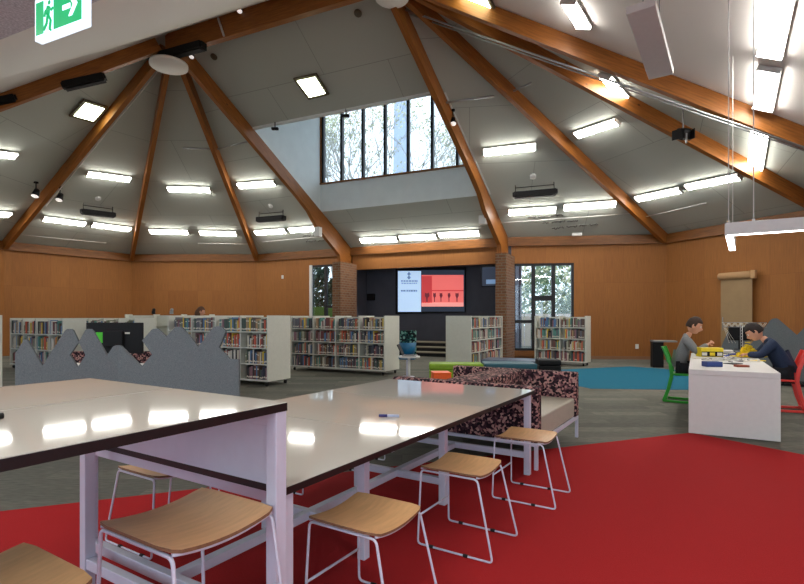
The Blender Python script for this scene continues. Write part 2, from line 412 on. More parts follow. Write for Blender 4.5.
# far wall pieces with windows
u0, u1 = along(L1, A, 310), along(L1, A, 341)
wa, wd, wn = wall('wall_far', L1, A, holes=[(u0, u1, 0.0, 3.38)])
v0, v1 = along(B, C, 513), along(B, C, 574)
wb, wbd, wbn = wall('wall_far_right', B, C, holes=[(v0, v1, .25, 3.1)])
print('hole', u0, u1, v0, v1, (A-L1).length, (C-B).length)
def winframe(name, a, d, n, u0, u1, z0, z1, vs, hs, fm=None, sill=None, jamb=None):
    g = tag(bpy.data.objects.new(name, None), kind='structure'); COL.objects.link(g)
    fr = MB(); R = basis(d, n, Vector((0, 0, 1)))
    def at(u, z): return a+d*u+n*.06+V3(0, 0, z)
    for u, wd_ in [(u0+.04, .08), (u1-.04, .08)]+[(x, .12) for x in vs]:
        fr.box(at(u, (z0+z1)/2), (wd_, .1, z1-z0), M['frame'], R)
    for z in (z0+.04, z1-.04): fr.box(at((u0+u1)/2, z), (u1-u0, .1, .08), M['frame'], R)
    for (ua, ub, z) in hs: fr.box(at((ua+ub)/2, z), (ub-ua, .1, .1), M['frame'], R)
    fr.build('window_frame', g)
    if jamb is not None:
        j = MB(); j.box(at(jamb, (z0+z1)/2)-n*.08, (.12, .06, z1-z0), M['white'], R); j.build('white_jamb', g)
    if sill:
        sl = MB(); sl.box(at((u0+u1)/2, z0-.09)-n*.08, (u1-u0, .12, .18), M['ring'], R); sl.build('window_sill', g)
    p = MB(); p.box(at((u0+u1)/2, (z0+z1)/2), (u1-u0-.1, .012, z1-z0-.1), M['glass'], R); p.build('window_pane', g)
winframe('window_2', wa, wd, wn, u0, u1, 0, 3.38, [u0+(u1-u0)*.5], [(u0+(u1-u0)*.5, u1, 1.75)], jamb=u0+.06)
q1 = along(B, C, 533.5); q2 = along(B, C, 553.5)
winframe('window_3', wb, wbd, wbn, v0, v1, .25, 3.1, [q1, q2], [(v0, q1, 1.2), (q1, q2, 1.93), (q1, q2, 2.0)], sill=True)

for i, h in enumerate(BH): winframe('window_%d' % (4+i), ba, bd, bn, h[0], h[1], .2, 3.7, [(h[0]+h[1])/2], [])  # unseen rear windows, added to bring in daylight
for i, h in enumerate(LH): winframe('window_%d' % (10+i), la, ld, ln, h[0], h[1], .2, 3.7, [(h[0]+h[1])/2], [])  # unseen left windows, added for more daylight near the camera
# recess behind the screen
REC = 1.3
a0, b0 = V3(A.x, A.y), V3(B.x, B.y)
w = MB(); w.quadbox([a0+m_*REC-e*.2, b0+m_*REC+e*.2, b0+m_*REC+e*.2+V3(0, 0, ZE), a0+m_*REC-e*.2+V3(0, 0, ZE)], m_, .15, M['darkwall']); struct('wall_recess', w)
for p, sg, nm in ((a0, -1, 'wall_recess_left'), (b0, 1, 'wall_recess_right')):
    w = MB(); w.quadbox([p, p+m_*REC, p+m_*REC+V3(0, 0, ZE), p+V3(0, 0, ZE)], e*sg, .15, M['darkwall']); struct(nm, w)
w = MB(); w.prism([(p.x, p.y) for p in (a0, b0, b0+m_*REC, a0+m_*REC)], ZE, ZE+.1, M['ceil']); struct('ceiling', w)
ZH = 3.12
w = MB(); w.quadbox([a0+e*.1+V3(0, 0, ZH), b0-e*.1+V3(0, 0, ZH), b0-e*.1+V3(0, 0, ZE), a0+e*.1+V3(0, 0, ZE)], m_, .12, M['wall']); struct('trim_1', w)
# ring beams
k = 2
for a, b in ((L4, L3), (L3, L2), (L2, L1), (L1, A), (A, B), (B, C), (C, Dd), (Dd, E)):
    d = (b-a).normalized(); n = Vector((-d.y, d.x, 0))
    if (Vector((-2, 10, 0))-a).dot(n) < 0: n = -n
    w = MB(); w.quadbox([a+V3(0, 0, -.30), b+V3(0, 0, -.30), b+V3(0, 0, -.02), a+V3(0, 0, -.02)], n, .09, M['ring'])
    struct('trim_%d' % k, w, uvfix=d); k += 1
# floor
w = MB(); w.prism([(-16, -4), (11.5, -4), (11.5, 24), (-16, 24)], -.12, 0, M['carpet']); struct('floor', w)
# carpets
w = MB(); w.prism([(-13.5, -.6), (-2.78, 3.53), (3.36, 5.93), (6.7, .3), (6.7, -2.9), (-13.5, -2.9)], 0.0, .006, M['red']); struct('floor_red_carpet', w)
w = MB(); w.prism([(3.75, 12.9), (6.2, 13.9), (7.6, 12.2), (5.75, 9.4), (3.55, 9.6), (3.1, 11)], 0.0, .006, M['blue']); struct('floor_blue_carpet', w)
# skirting on right walls
for a, b, nm in ((C, Dd, 'baseboard_right'), (B, C, 'baseboard_far_right'), (L2, L1, 'baseboard_far_left')):
    d = (b-a).normalized(); n = Vector((-d.y, d.x, 0)); a2 = V3(a.x, a.y)+d*.1; b2 = V3(b.x, b.y)-d*.1
    if nm == 'baseboard_far_right': a2 = wb+wbd*v1
    if (Vector((-2, 10, 0))-a2).dot(n) < 0: n = -n
    w = MB(); w.quadbox([a2, b2, b2+V3(0, 0, .1), a2+V3(0, 0, .1)], n, .015, M['plyedge']); struct(nm, w)
# stage steps in the recess
for i, (p0, z) in enumerate(((-.55, .15), (-.1, .30), (.35, .45))):
    w = MB(); sa = a0+e*.45; sb = b0-e*.35
    w.quadbox([sa+m_*p0, sb+m_*p0, sb+m_*(REC-.02), sa+m_*(REC-.02)], Vector((0, 0, 1)), z if i == 0 else .15, M['concretefl'])
    if i: 
        for q in range(len(w.v)): w.v[q].z += z-.15
    nz = MB()
    struct('floor_step_%d' % (i+1), w)
    w = MB(); w.quadbox([sa+m_*(p0-.012)+V3(0, 0, z-.14), sb+m_*(p0-.012)+V3(0, 0, z-.14), sb+m_*(p0-.012)+V3(0, 0, z-.03), sa+m_*(p0-.012)+V3(0, 0, z-.03)], m_, .012, M['black'])
    struct('trim_%d' % (20+i), w)
# brick fins
FIN = 1.15
for p, nm, of in ((a0, 'wall_brick_pier_left', .12), (b0, 'wall_brick_pier_right', .10)):
    w = MB(); q = p+e*of
    w.quadbox([q-m_*FIN-e*.17, q-m_*FIN+e*.17, q+e*.17, q-e*.17], Vector((0, 0, 1)), 3.32, M['brick']); struct(nm, w)

# ---------------------------------------------------------------- rafters
def beam(a, b, wd, dp, name, label, off=.02, cut=(0, 0), taper=None):
    a, b = Vector(a), Vector(b); d = (b-a).normalized(); s = Vector((d.y, -d.x, 0)).normalized(); n = s.cross(d)
    if n.z < 0: n = -n
    a2 = a+d*cut[0]; b2 = b-d*cut[1]; d2 = taper or dp
    mb = MB()
    q = [a2-n*off-s*wd/2, a2-n*off+s*wd/2, a2-n*(off+dp)+s*wd/2, a2-n*(off+dp)-s*wd/2]
    r = [b2-n*off-s*wd/2, b2-n*off+s*wd/2, b2-n*(off+d2)+s*wd/2, b2-n*(off+d2)-s*wd/2]
    mb.add(q+r, [(0, 1, 2, 3), (4, 7, 6, 5), (0, 4, 5, 1), (1, 5, 6, 2), (2, 6, 7, 3), (3, 7, 4, 0)], M['beam'])
    o = mb.build(name, uvfix=d); return tag(o, label, 'beam', kind='structure')
def rafter(O, P, nm, cut=.45): return beam(O, P, .13, .32, nm, None, cut=(cut, .02))
RW = [(O1, L4), (O1, L3), (O1, L2), (O1, L1), (O2, C), (O2, Dd), (O2, E)]
for i, (o, p) in enumerate(RW): rafter(o, p, 'ceiling_rafter_%d' % (i+1))
# the two bay rafters have a curved haunch down to the brick piers
for i, (o, p, of) in enumerate(((O1, A, .12), (O2, B, -.08))):
    d = (p-o).normalized(); s = Vector((d.y, -d.x, 0)).normalized(); n = s.cross(d)
    if n.z < 0: n = -n
    L = (p-o).length; top = []; bot = []
    hd = V3(p.x-o.x, p.y-o.y).normalized()
    for u in (0.45, 2, 4, 5.5, 6.6, 7.4):
        q = o+d*u-n*.02; top.append(q)
    fin_in = V3(p.x, p.y)-hd*FIN
    top += [p+V3(0, 0, -.03)-hd*.03, V3(p.x, p.y, 3.32)-hd*.03]
    low0 = [o+d*u-n*.40 for u in (.45, 2, 4, 5.5)]
    bot = low0+[o+d*6.2-n*.44, o+d*6.75-n*.60, fin_in+hd*.42+V3(0, 0, 3.62), fin_in+hd*.5+V3(0, 0, 3.32)]
    outline = top+bot[::-1]
    k = len(outline); vs = [q-s*.07 for q in outline]+[q+s*.07 for q in outline]
    fs = [(j, (j+1) % k, k+(j+1) % k, k+j) for j in range(k)]
    mm = len(top)
    for j in range(mm-1): fs.append((j, j+1, k-2-j, k-1-j)); fs.append((k+j, 2*k-1-j, 2*k-2-j, k+j+1))
    mb = MB(); mb.add(vs, fs, M['beam']); tag(mb.build('ceiling_rafter_%d' % (8+i), uvfix=d), kind='structure')
# ridge beam
rb = MB(); R_ = basis(e, m_, Vector((0, 0, 1)))
rb.box((O1+O2)/2+V3(0, 0, -.30), (t_+.3, .16, .56), M['beam'], R_); tag(rb.build('ceiling_ridge_beam', uvfix=e), kind='structure')
# second short yellow rafter beneath the left one, near rafters out of frame
for i, (O, nm) in enumerate(((O1, 'ceiling_hub_1'), (O2, 'ceiling_hub_2'))):
    hb = MB(); c = O+V3(-.08, 0, -.87) if i == 0 else O+m_*.1+e*.15+V3(0, 0, -.70)
    hb.cyl(c, c+V3(0, 0, .08), .45 if i == 0 else .34, M['ceilw'], 32); tag(hb.build(nm), kind='structure')
rafter(O2, Fp, 'ceiling_rafter_10') if False else None

# ---------------------------------------------------------------- ceiling lights
def clight(key, p0, p1, label, width=.27, th=.07, group='fluorescent ceiling lights'):
    P = PLN[key]; a = hit(*p0, P); b = hit(*p1, P); n = P[1]
    L = (b-a).length; d = (b-a).normalized(); y = n.cross(d).normalized(); c = (a+b)/2+n*(.035+th/2)
    R = basis(d, y, n).to_4x4(); R.translation = c
    o = empty('ceiling_light', (0, 0, 0), label, 'ceiling light', group=group); o.matrix_world = R
    f = MB(); f.box((0, 0, -.025), (L, width, th-.04), M['white'], bev=.006)
    for x in (-1, 1): f.box((x*(L/2-.012), 0, .005), (.024, width+.004, th+.012), M['white'])
    f.build('frame', o)
    g = MB(); g.box((0, 0, .012), (L-.05, width-.02, .04), M['tube'], bev=.01); g.build('diffuser', o)
    print('light', label[:40], 'L=%.2f d=%.1f' % (L, c.y))
    return o
LT = [
 ('L34', (-30, 149), (15, 154), 'fluorescent ceiling light cut by the left photo edge, above the two spotlights'),
 ('L34', (-30, 210), (9, 213), 'lowest fluorescent ceiling light cut by the left photo edge'),
 ('L23', (86, 172), (130, 178), 'fluorescent ceiling light above the leftmost hung black heater'),
 ('L23', (42, 217), (85, 222.5), 'left of the paired fluorescent lights under the leftmost hung black heater'),
 ('L23', (91, 223), (130, 228), 'right of the paired fluorescent lights under the leftmost hung black heater'),
 ('L12', (168, 187.5), (211, 188.5), 'upper fluorescent ceiling light on the narrow ceiling segment above the person'),
 ('L12', (150, 230), (189, 231), 'lower left fluorescent ceiling light on the segment above the person'),
 ('L12', (200, 231.5), (237, 232.5), 'lower right fluorescent ceiling light on the segment above the person'),
 ('L1A', (239, 184.5), (276, 181.5), 'fluorescent ceiling light above the black heater left of the brick pier'),
 ('L1A', (256, 231.5), (287, 229.5), 'left fluorescent light of the pair under the heater near the brick pier'),
 ('L1A', (290, 229), (316, 227), 'right fluorescent light of the pair, beside the haunched timber rafter'),
 ('AB2', (361, 239), (398, 237.5), 'left of the three fluorescent lights above the video screen'),
 ('AB2', (400, 236.5), (437, 235), 'middle of the three fluorescent lights above the video screen'),
 ('AB2', (439, 233.5), (480, 231.5), 'right of the three fluorescent lights above the video screen'),
 ('BC', (483, 151), (536, 145), 'fluorescent ceiling light beside the clerestory, above the black heater'),
 ('BC', (508, 211), (556, 208), 'left fluorescent light of the pair above the tall windows'),
 ('BC', (563, 206), (616, 202), 'right fluorescent light of the pair above the tall windows'),
 ('CD', (577, 133), (619, 119), 'tilted fluorescent light high on the ceiling segment above the kraft paper wall'),
 ('CD', (637, 197), (682, 187.5), 'left fluorescent light of the low pair above the kraft paper wall'),
 ('CD', (687, 185), (741, 174), 'right fluorescent light of the low pair above the kraft paper wall'),
 ('DE', (606, 72), (631, 102), 'fluorescent light half hidden behind the top right timber rafter'),
 ('DE', (763, 120), (757, 165), 'fluorescent light behind the pendant lamp wires, between two rafters'),
 ('EF', (570, -3), (586, 24), 'fluorescent light at the top edge left of the white hanging panel'),
 ('EF', (786, -25), (772, 52), 'large bright fluorescent light at the top right corner'),
 ('EF', (772, 64), (765, 105), 'fluorescent light just below the large one at the top right'),
]
WID = {20: .32, 21: .32, 22: .30, 23: .34, 24: .32}
for i, (k, a, b, l) in enumerate(LT): clight(k, a, b, l, width=WID.get(i, .23))
for i, (x, y) in enumerate(((-8.6, 3.2), (-5.0, 3.4), (-5.0, .6), (-1.6, .9), (1.6, .2), (-8.6, -.4), (4.8, .4), (-1.6, -1.6), (3.2, -1.8))):  # unseen fixtures, added to brighten the foreground near the camera
    lb = ['far left', 'left, ahead', 'left', 'centre', 'right of centre', 'far left, behind', 'right', 'centre, behind', 'right, behind'][i]
    o = empty('ceiling_light', V3(x, y, ZE-.05), 'unseen added fluorescent light on the flat white ceiling around the viewpoint, %s' % lb, 'ceiling light', er, 'fluorescent ceiling lights')
    f = MB(); f.box((0, 0, .025), (1.25, .3, .03), M['white']); f.build('frame', o)
    g = MB(); g.box((0, 0, -.015), (1.2, .28, .05), M['tube'], bev=.01); g.build('diffuser', o)
def sqlight(key, cs, label):
    P = PLN[key]; q = [hit(x, y, P, .03) for x, y in cs]; c = sum(q, Vector())/4; n = P[1]
    o = empty('square_ceiling_light', (0, 0, 0), label, 'ceiling light', group='square ceiling lights')
    f = MB()
    f.quadbox([c+(p-c)*1.0 for p in q], n, .05, M['bronze']); f.build('frame', o)
    g = MB(); g.quadbox([c+(p-c)*.78+n*.05 for p in q], n, .012, M['sky_l']); g.build('diffuser', o)
sqlight('L34', [(68, 114), (83, 97.5), (107, 105), (93, 121)], 'square bronze framed light beside the left timber rafter')
sqlight('AB', [(294, 77), (317, 72), (330, 93), (309.6, 98)], 'square bronze framed light above the clerestory window')
sqlight('EF', [(455, -14), (484, -20), (502, 17), (474, 3)], 'square light at the top edge above the right timber rafter')

# ---------------------------------------------------------------- hung heaters
def heater(p, q, label, drop=None):
    p, q = Vector(p), Vector(q); d = (q-p).normalized(); y = Vector((0, 0, 1)).cross(d).normalized(); z = d.cross(y)
    L = (q-p).length; R = basis(d, y, z).to_4x4(); R.translation = (p+q)/2
    o = empty('radiant_heater', (0, 0, 0), label, 'heater', group='black radiant heaters'); o.matrix_world = R
    b = MB(); b.prism([(-L/2, -.12), (L/2, -.12), (L/2, .12), (-L/2, .12)], -.09, .07, M['black']); b.box((0, 0, -.1), (L*.96, .14, .03), M['rubber']); b.build('heater_body', o)
    for x in (-1, 1):
        g = MB(); g.box((x*(L/2+.02), 0, 0), (.04, .16, .12), M['black']); g.build('end_bracket', o)
    g = MB()
    for x in (-1, 1): g.cyl((x*L*.46, 0, .05), (x*L*.46, 0, .28 if drop is None else drop), .012, M['black'], 6)
    g.cyl((-L*.46, 0, .2 if drop is None else drop-.05), (L*.46, 0, .2 if drop is None else drop-.05), .012, M['black'], 6)
    g.build('hanger', o)
def offp(key, px, py, off): return hit(px, py, PLN[key], 0) if not off else hit2(px, py, PLN[key], off)
def hit2(px, py, P, off):     # point on the ray, at distance off below the plane
    p0, n = P; r = ray(px, py); return EYE+r*(((p0+n*off)-EYE).dot(n)/r.dot(n))
heater(hit2(82, 211, PLN['L23'], .3), hit2(114, 215, PLN['L23'], .3), 'black radiant heater hung on the ceiling above the left bookcases')
heater(hit2(258, 219.5, PLN['L1A'], .3), hit2(284, 217.5, PLN['L1A'], .3), 'black radiant heater hung on the ceiling left of the brick pier')
heater(hit2(514, 195, PLN['BC'], .3), hit2(556, 191.5, PLN['BC'], .3), 'black radiant heater hung above the tall windows')
def vplane(a, b, off=0):
    a, b = Vector(a), Vector(b); d = (b-a); d.z = 0; n = Vector((-d.y, d.x, 0)).normalized()
    if (EYE-a).dot(n) < 0: n = -n
    return (a+n*off, n)
vp = vplane(O1, L4, 0.0)
heater(hit(64, 86, vp), hit(104, 77, vp), 'black radiant heater under the left foreground timber rafter', .1)
heater(hit(-20, 106, vp), hit(16, 98.5, vp), 'black radiant heater under the rafter at the left photo edge', .1)
vr = vplane(O1, O2, .1)
heater(hit(152, 59, vr), hit(203, 45, vr), 'long black radiant heater beside the white ceiling hub', .1)

# ---------------------------------------------------------------- spotlights, sensors, pipes
def spot(key, px, py, label, off=.25, s=1.0, mt=None, tilt=(0, -.4, -.9)):
    P = PLN[key]; p = hit2(px, py, P, off); top = Vector((p.x, p.y, 0)); n = P[1]
    # ceiling point straight above
    zc = P[0].z - ((p.x-P[0].x)*n.x+(p.y-P[0].y)*n.y)/n.z
    o = empty('spotlight', p, label, 'spotlight', group='ceiling spotlights')
    b = MB(); d = Vector(tilt).normalized(); b.cyl(-d*.09*s, d*.09*s, .055*s, mt or M['black'], 14, .085*s); b.build('lamp_head', o)
    b = MB(); b.cyl(d*.088*s, d*.095*s, .074*s, M['lens'], 14); b.build('lens', o)
    b = MB(); b.cyl((0, 0, .02), (0, 0, zc-p.z-.005), .012*s, M['black'], 8); b.cyl((0, 0, zc-p.z-.05), (0, 0, zc-p.z-.005), .05*s, M['black'], 10); b.build('stem', o)
spot('L34', 36, 193, 'white faced black spotlight left of the left rafter', .3, 1.3)
spot('L23', 60, 197, 'white faced black spotlight right of the left rafter', .3, 1.3)
spot('BC', 453, 121, 'black spotlight right of the clerestory window', .25, 1.0)
spot('AB', 240, 9, 'small spotlight beside the ridge beam, left of the right hub', .12, .8)
spot('AB', 192, 55, 'small spotlight beside the white ceiling hub', .12, .8)
# large black floodlight
def flood(px, py):
    P = PLN['DE']; p = hit2(px, py, P, .45); n = P[1]; zc = P[0].z - ((p.x-P[0].x)*n.x+(p.y-P[0].y)*n.y)/n.z
    o = empty('stage_light', p, 'large black stage floodlight hung under the upper right ceiling', 'stage light')
    b = MB(); b.box((0, 0, 0), (.22, .2, .22), M['black'], Matrix.Rotation(.5, 3, 'X')@Rz(.4), bev=.03); b.build('lamp_housing', o)
    for i, (v, s) in enumerate((((-.15, -.05, -.03), .3), ((.15, -.05, -.03), -.3))):
        b = MB(); b.box(v, (.012, .2, .2), M['black'], Rz(.4+s)); b.build('barn_door', o)
    b = MB(); b.box((0, -.12, -.13), (.03, .03, .2), M['grey']); b.cyl((0, 0, .1), (0, 0, zc-p.z-.01), .014, M['grey'], 8); b.build('hanger', o)
flood(683, 134)
for key, x, y, l in (('L23', 98, 198, 'round white smoke detector over the left hung heater'), ('L1A', 270.5, 205.5, 'round white smoke detector near the brick pier heater'), ('BC', 533, 176, 'round white smoke detector above the right hung heater')):
    b = MB(); P = PLN[key]; p = hit(x, y, P); b.cyl(p, p+P[1]*.05, .09, M['white'], 16); tag(b.build('smoke_detector'), l, 'smoke detector')
for key, x, y, l in (('AB', 190, 58, ''), ('AB', 237, 14, '')):
    pass
for i, (x, y) in enumerate(((214, 56.5), (358, 13))):
    b = MB(); P = PLN['AB']; p = hit(x, y, P); b.cyl(p, p+P[1]*.02, .09, M['bronze'], 16); tag(b.build('ceiling_vent'), 'small round bronze vent near the %s' % ('white ceiling hub' if i == 0 else 'top of the right bay rafter'), 'vent')
def pipe(name, pts, label, r=.014, off=.05, m=None, cat='pipe'):
    b = MB(); q = [hit2(x, y, PLN[k], off) for k, x, y in pts]; b.tube(q, r, m or M['pipe'], 8)
    for x in q[::max(1, len(q)-1)]: b.cyl(x, x-Vector((0, 0, 0)), r, m or M['pipe'], 6) if False else None
    return tag(b.build(name), label, cat)
for dy, l, r in ((0, 'upper of two galvanised pipes running under the right rafters', .022), (3, 'lower of two galvanised pipes running under the right rafters', .016)):
    b = MB(); b.tube([hit(400, 8+dy, plane(O2+V3(0, 0, -.5), Dd+V3(0, 0, -.5)+e*0, E+V3(0, 0, -.5))), hit(600, 77+dy, plane(O2+V3(0, 0, -.5), Dd+V3(0, 0, -.5), E+V3(0, 0, -.5))), hit(840, 160+dy, plane(O2+V3(0, 0, -.5), Dd+V3(0, 0, -.5), E+V3(0, 0, -.5)))], r, M['pipe'], 8)
    tag(b.build('conduit_pipe'), l, 'pipe')
pipe('curtain_rail', [('BC', 500, 223), ('BC', 638, 213)], 'thin white rail under the paired lights above the tall windows', .012, .12, M['white'], 'rail')
pipe('curtain_rail', [('CD', 640, 218), ('CD', 706, 203)], 'thin white rail under the lights above the kraft paper wall', .012, .12, M['white'], 'rail')
pipe('curtain_rail', [('L23', 22, 235), ('L23', 106, 243)], 'thin white rail under the lights on the far left ceiling', .012, .12, M['white'], 'rail')
pipe('curtain_rail', [('L12', 198, 243.5), ('L12', 252, 244)], 'thin white rail on the ceiling above the person', .012, .12, M['white'], 'rail')
pipe('curtain_rail', [('L1A', 262, 242), ('L1A', 322, 236.5)], 'thin white rail on the ceiling left of the brick pier', .012, .12, M['white'], 'rail')
pipe('curtain_rail', [('AB2', 352, 232), ('AB2', 484, 226)], 'thin rail just above the three lights over the video screen', .012, .1, M['pipe'], 'rail')
pipe('conduit_pipe', [('BC', 437, 104), ('BC', 494, 96)], 'grey pipe crossing the ceiling beside the clerestory', .03, .12)
pipe('conduit_pipe', [('CD', 500, 97), ('CD', 531, 83)], 'short grey pipe right of the second right rafter', .025, .12)
pipe('conduit_pipe', [('L12', 183, 148), ('L12', 210, 149)], 'short grey pipe on the ceiling below the white hub', .03, .12)
pipe('conduit_pipe', [('L1A', 218, 149), ('L1A', 250, 141)], 'short grey pipe between the two rafters left of the clerestory', .03, .12)
b = MB(); q1_ = hit2(160, 69, PLN['L23'], .1); q2_ = hit2(46, 206, PLN['L23'], .1); b.tube([q1_, q2_], .018, M['white'], 8); tag(b.build('conduit_pipe'), 'thin white conduit running down beside the left rafter', 'pipe')
b = MB(); vr2 = vplane(O1, O2, .1); b.tube([hit(218, 18, vr2), hit(224, 36, vr2)], .025, M['white'], 8); tag(b.build('conduit_pipe'), 'short vertical white strap on the ridge beam', 'pipe')
# black brackets under the light well
for i, (x, y, l) in enumerate(((275, 127, 'small black floodlight below the edge of the light well, left'), (346, 114, 'small black floodlight in front of the clerestory panes'))):
    p = hit2(x, y, PLN['AB'], .12); o = empty('spotlight', p, l, 'spotlight')
    b = MB(); b.box((0, 0, -.05), (.2, .1, .07), M['black'], bev=.015); b.build('lamp_head', o)
    b = MB(); b.cyl((0, 0, -.02), (0, 0, .14), .015, M['black'], 6); b.build('stem', o)
# white hanging panel, top right
ptop = hit2(641, 2, PLN['FG'], .35); pbot = hit2(661, 75, PLN['EF'], .35)
print('panel', ptop, pbot)
dd = (pbot-ptop); 
pt = D(640.5, 6, 5.4); pb = D(661, 74, 6.6)
d = (pb-pt).normalized(); y = Vector((0, 0, 1)).cross(d).normalized(); z = d.cross(y)
R = basis(d, y, z).to_4x4(); R.translation = (pt+pb)/2; L = (pb-pt).length
o = empty('ceiling_heater_panel', (0, 0, 0), 'long white panel hanging below the top right ceiling', 'heater panel'); o.matrix_world = R
b = MB(); b.box((0, 0, 0), (L, .29, .09), M['white'], bev=.01); b.build('panel_body', o)
b = MB()
for x in (-.4, .4):
    pw = R@Vector((x*L, 0, .05)); n = PLN['EF'][1]; P = PLN['EF']; zc = P[0].z-((pw.x-P[0].x)*n.x+(pw.y-P[0].y)*n.y)/n.z
    print('panel ceil gap', zc-pw.z)
    q = R.inverted()@Vector((pw.x, pw.y, zc-.01)); b.cyl((x*L, 0, .04), q, .006, M['grey'], 6)
b.build('suspension_wire', o)

# small wall/ceiling devices
def devbox(name, p, sz, label, cat, rz=0, m=None, bev=.01, part=None):
    o = MB(); o.box((0, 0, 0), sz, m or M['white'], bev=bev); ob = o.build(name, loc=p); ob.rotation_euler = (0, 0, rz)
    return tag(ob, label, cat)
er = math.atan2(e.y, e.x)
devbox('wall_speaker', D(318, 232, 17.3), (.2, .2, .32), 'small white speaker beside the left haunched rafter', 'speaker', er)
devbox('wall_speaker', D(483, 220, 15.4), (.22, .2, .26), 'small white speaker on the right haunched rafter', 'speaker', er)
p = D(577, 234.5, 16.1); devbox('emergency_light', p, (.3, .12, .09), 'small white emergency light on the fascia above the windows', 'emergency light', math.atan2((C-B).y, (C-B).x))
vBC = vplane(V3(B.x, B.y), V3(C.x, C.y), .03); vCD = vplane(V3(C.x, C.y), V3(Dd.x, Dd.y), .03); v1A = vplane(V3(L1.x, L1.y), V3(A.x, A.y), .03)
bcr = math.atan2((C-B).y, (C-B).x); cdr = math.atan2((Dd-C).y, (Dd-C).x)
devbox('power_outlet', hit(637, 346.5, vBC), (.1, .03, .15), 'white power outlet low on the timber wall', 'outlet', bcr)
devbox('wall_switch', hit(282.5, 277, v1A), (.1, .03, .14), 'small white switch on the far timber wall', 'switch', math.atan2((A-L1).y, (A-L1).x))
vREC = (a0+m_*(REC-.02), -m_)
devbox('wall_speaker', hit(371, 297, (a0+m_*(REC-.1), -m_)), (.3, .16, .26), 'small black box speaker on the charcoal wall left of the screen', 'speaker', er, M['black'])

# faded handwriting on the ceiling
def scrawl(key, rows, label):
    b = MB(); rnd = random.Random(3)
    for (x0, y0, x1, y1) in rows:
        x = x0
        while x < x1-3:
            wl = rnd.uniform(6, 14); pts = []; xx = x
            while xx < min(x+wl, x1):
                t = (xx-x0)/(x1-x0); yb = y0+(y1-y0)*t
                pts.append(hit(xx, yb+rnd.uniform(-1.1, .9), PLN[key], .006)); xx += rnd.uniform(.5, 1.0)
            if len(pts) > 2: b.tube(pts, .018, M['ink'], 4)
            x += wl+2.2
    tag(b.build('wall_lettering'), label, 'lettering')
scrawl('BC', [(528, 217.5, 566, 214.5), (543, 223, 578, 220.5), (552, 228.5, 600, 224)], 'faint dark handwritten script on the ceiling above the tall windows')
scrawl('L1A', [(303, 236, 330, 234), (306, 241.5, 334, 239.5)], 'faint dark handwritten script on the ceiling beside the brick pier')
# ================================================================= EXIT SIGN
L_ = V3(-.7196*3.4, 3.4, 0); dE = e
q0 = D(35, 41, 3.4); q1 = hit(91.5, 18.8, (q0, -m_))
Ls = (Vector((q1.x, q1.y, 0))-Vector((q0.x, q0.y, 0))).length
o = empty('exit_sign', (q0+q1)/2-e*.03+V3(0, 0, .0), 'green and white emergency exit sign with running person and right arrow', 'exit sign', er)
W_ = Ls-.11; Hs = W_*.5; zb = .02
print('exit', Ls, q0, q1)
b = MB(); b.box((0, .02, Hs/2+.01), (W_+.04, .05, Hs+.04), M['exitwhite'], bev=.006); b.build('sign_box', o)
b = MB(); X0 = -W_/2
def rect(b, x0, x1, z0, z1, y, m): b.quadbox([(x0, y, z0), (x1, y, z0), (x1, y, z1), (x0, y, z1)], (0, -1, 0), .003, m)
rect(b, X0, X0+W_*.17, zb, Hs, -.006, M['exitgreen']); rect(b, X0+W_*.40, W_/2, zb, Hs, -.006, M['exitgreen']); b.build('green_panel', o)
b = MB(); ax, az, s = X0+W_*.76, Hs*.56, Hs*.3
for poly in ([(-s, -.22*s), (.1*s, -.22*s), (.1*s, .22*s), (-s, .22*s)], [(-.15*s, .95*s), (.35*s, .95*s), (1.1*s, 0), (.35*s, -.95*s), (-.15*s, -.95*s), (.5*s, 0)]):
    b.quadbox([(ax+x, -.0095, az+z) for x, z in poly], (0, -1, 0), .003, M['exitwhite'])
b.build('arrow', o)
b = MB(); cx, cz, s = X0+W_*.285, Hs*.52, Hs*.5
def limb(pts, r): b.tube([(cx+x*s, -.008, cz+z*s) for x, z in pts], r*s, M['exitgreen'], 6)
b.ball((cx+.08*s, -.009, cz+.72*s), .13*s, M['exitgreen'], (1, .2, 1), 12, 8)
limb([(.05, .5), (-.02, .05)], .13); limb([(.05, .48), (.28, .25), (.42, .38)], .06); limb([(.0, .48), (-.28, .3), (-.34, .02)], .06)
limb([(0, .05), (.22, -.3), (.12, -.8), (.25, -.85)], .075); limb([(-.05, .03), (-.15, -.4), (-.42, -.72)], .075); b.build('running_figure', o)
b = MB()
for x in (-.3, .3): b.cyl((x*W_, .02, Hs), (x*W_, .02, ZE-q0.z-.02), .008, M['grey'], 6)
b.build('suspension_rod', o)

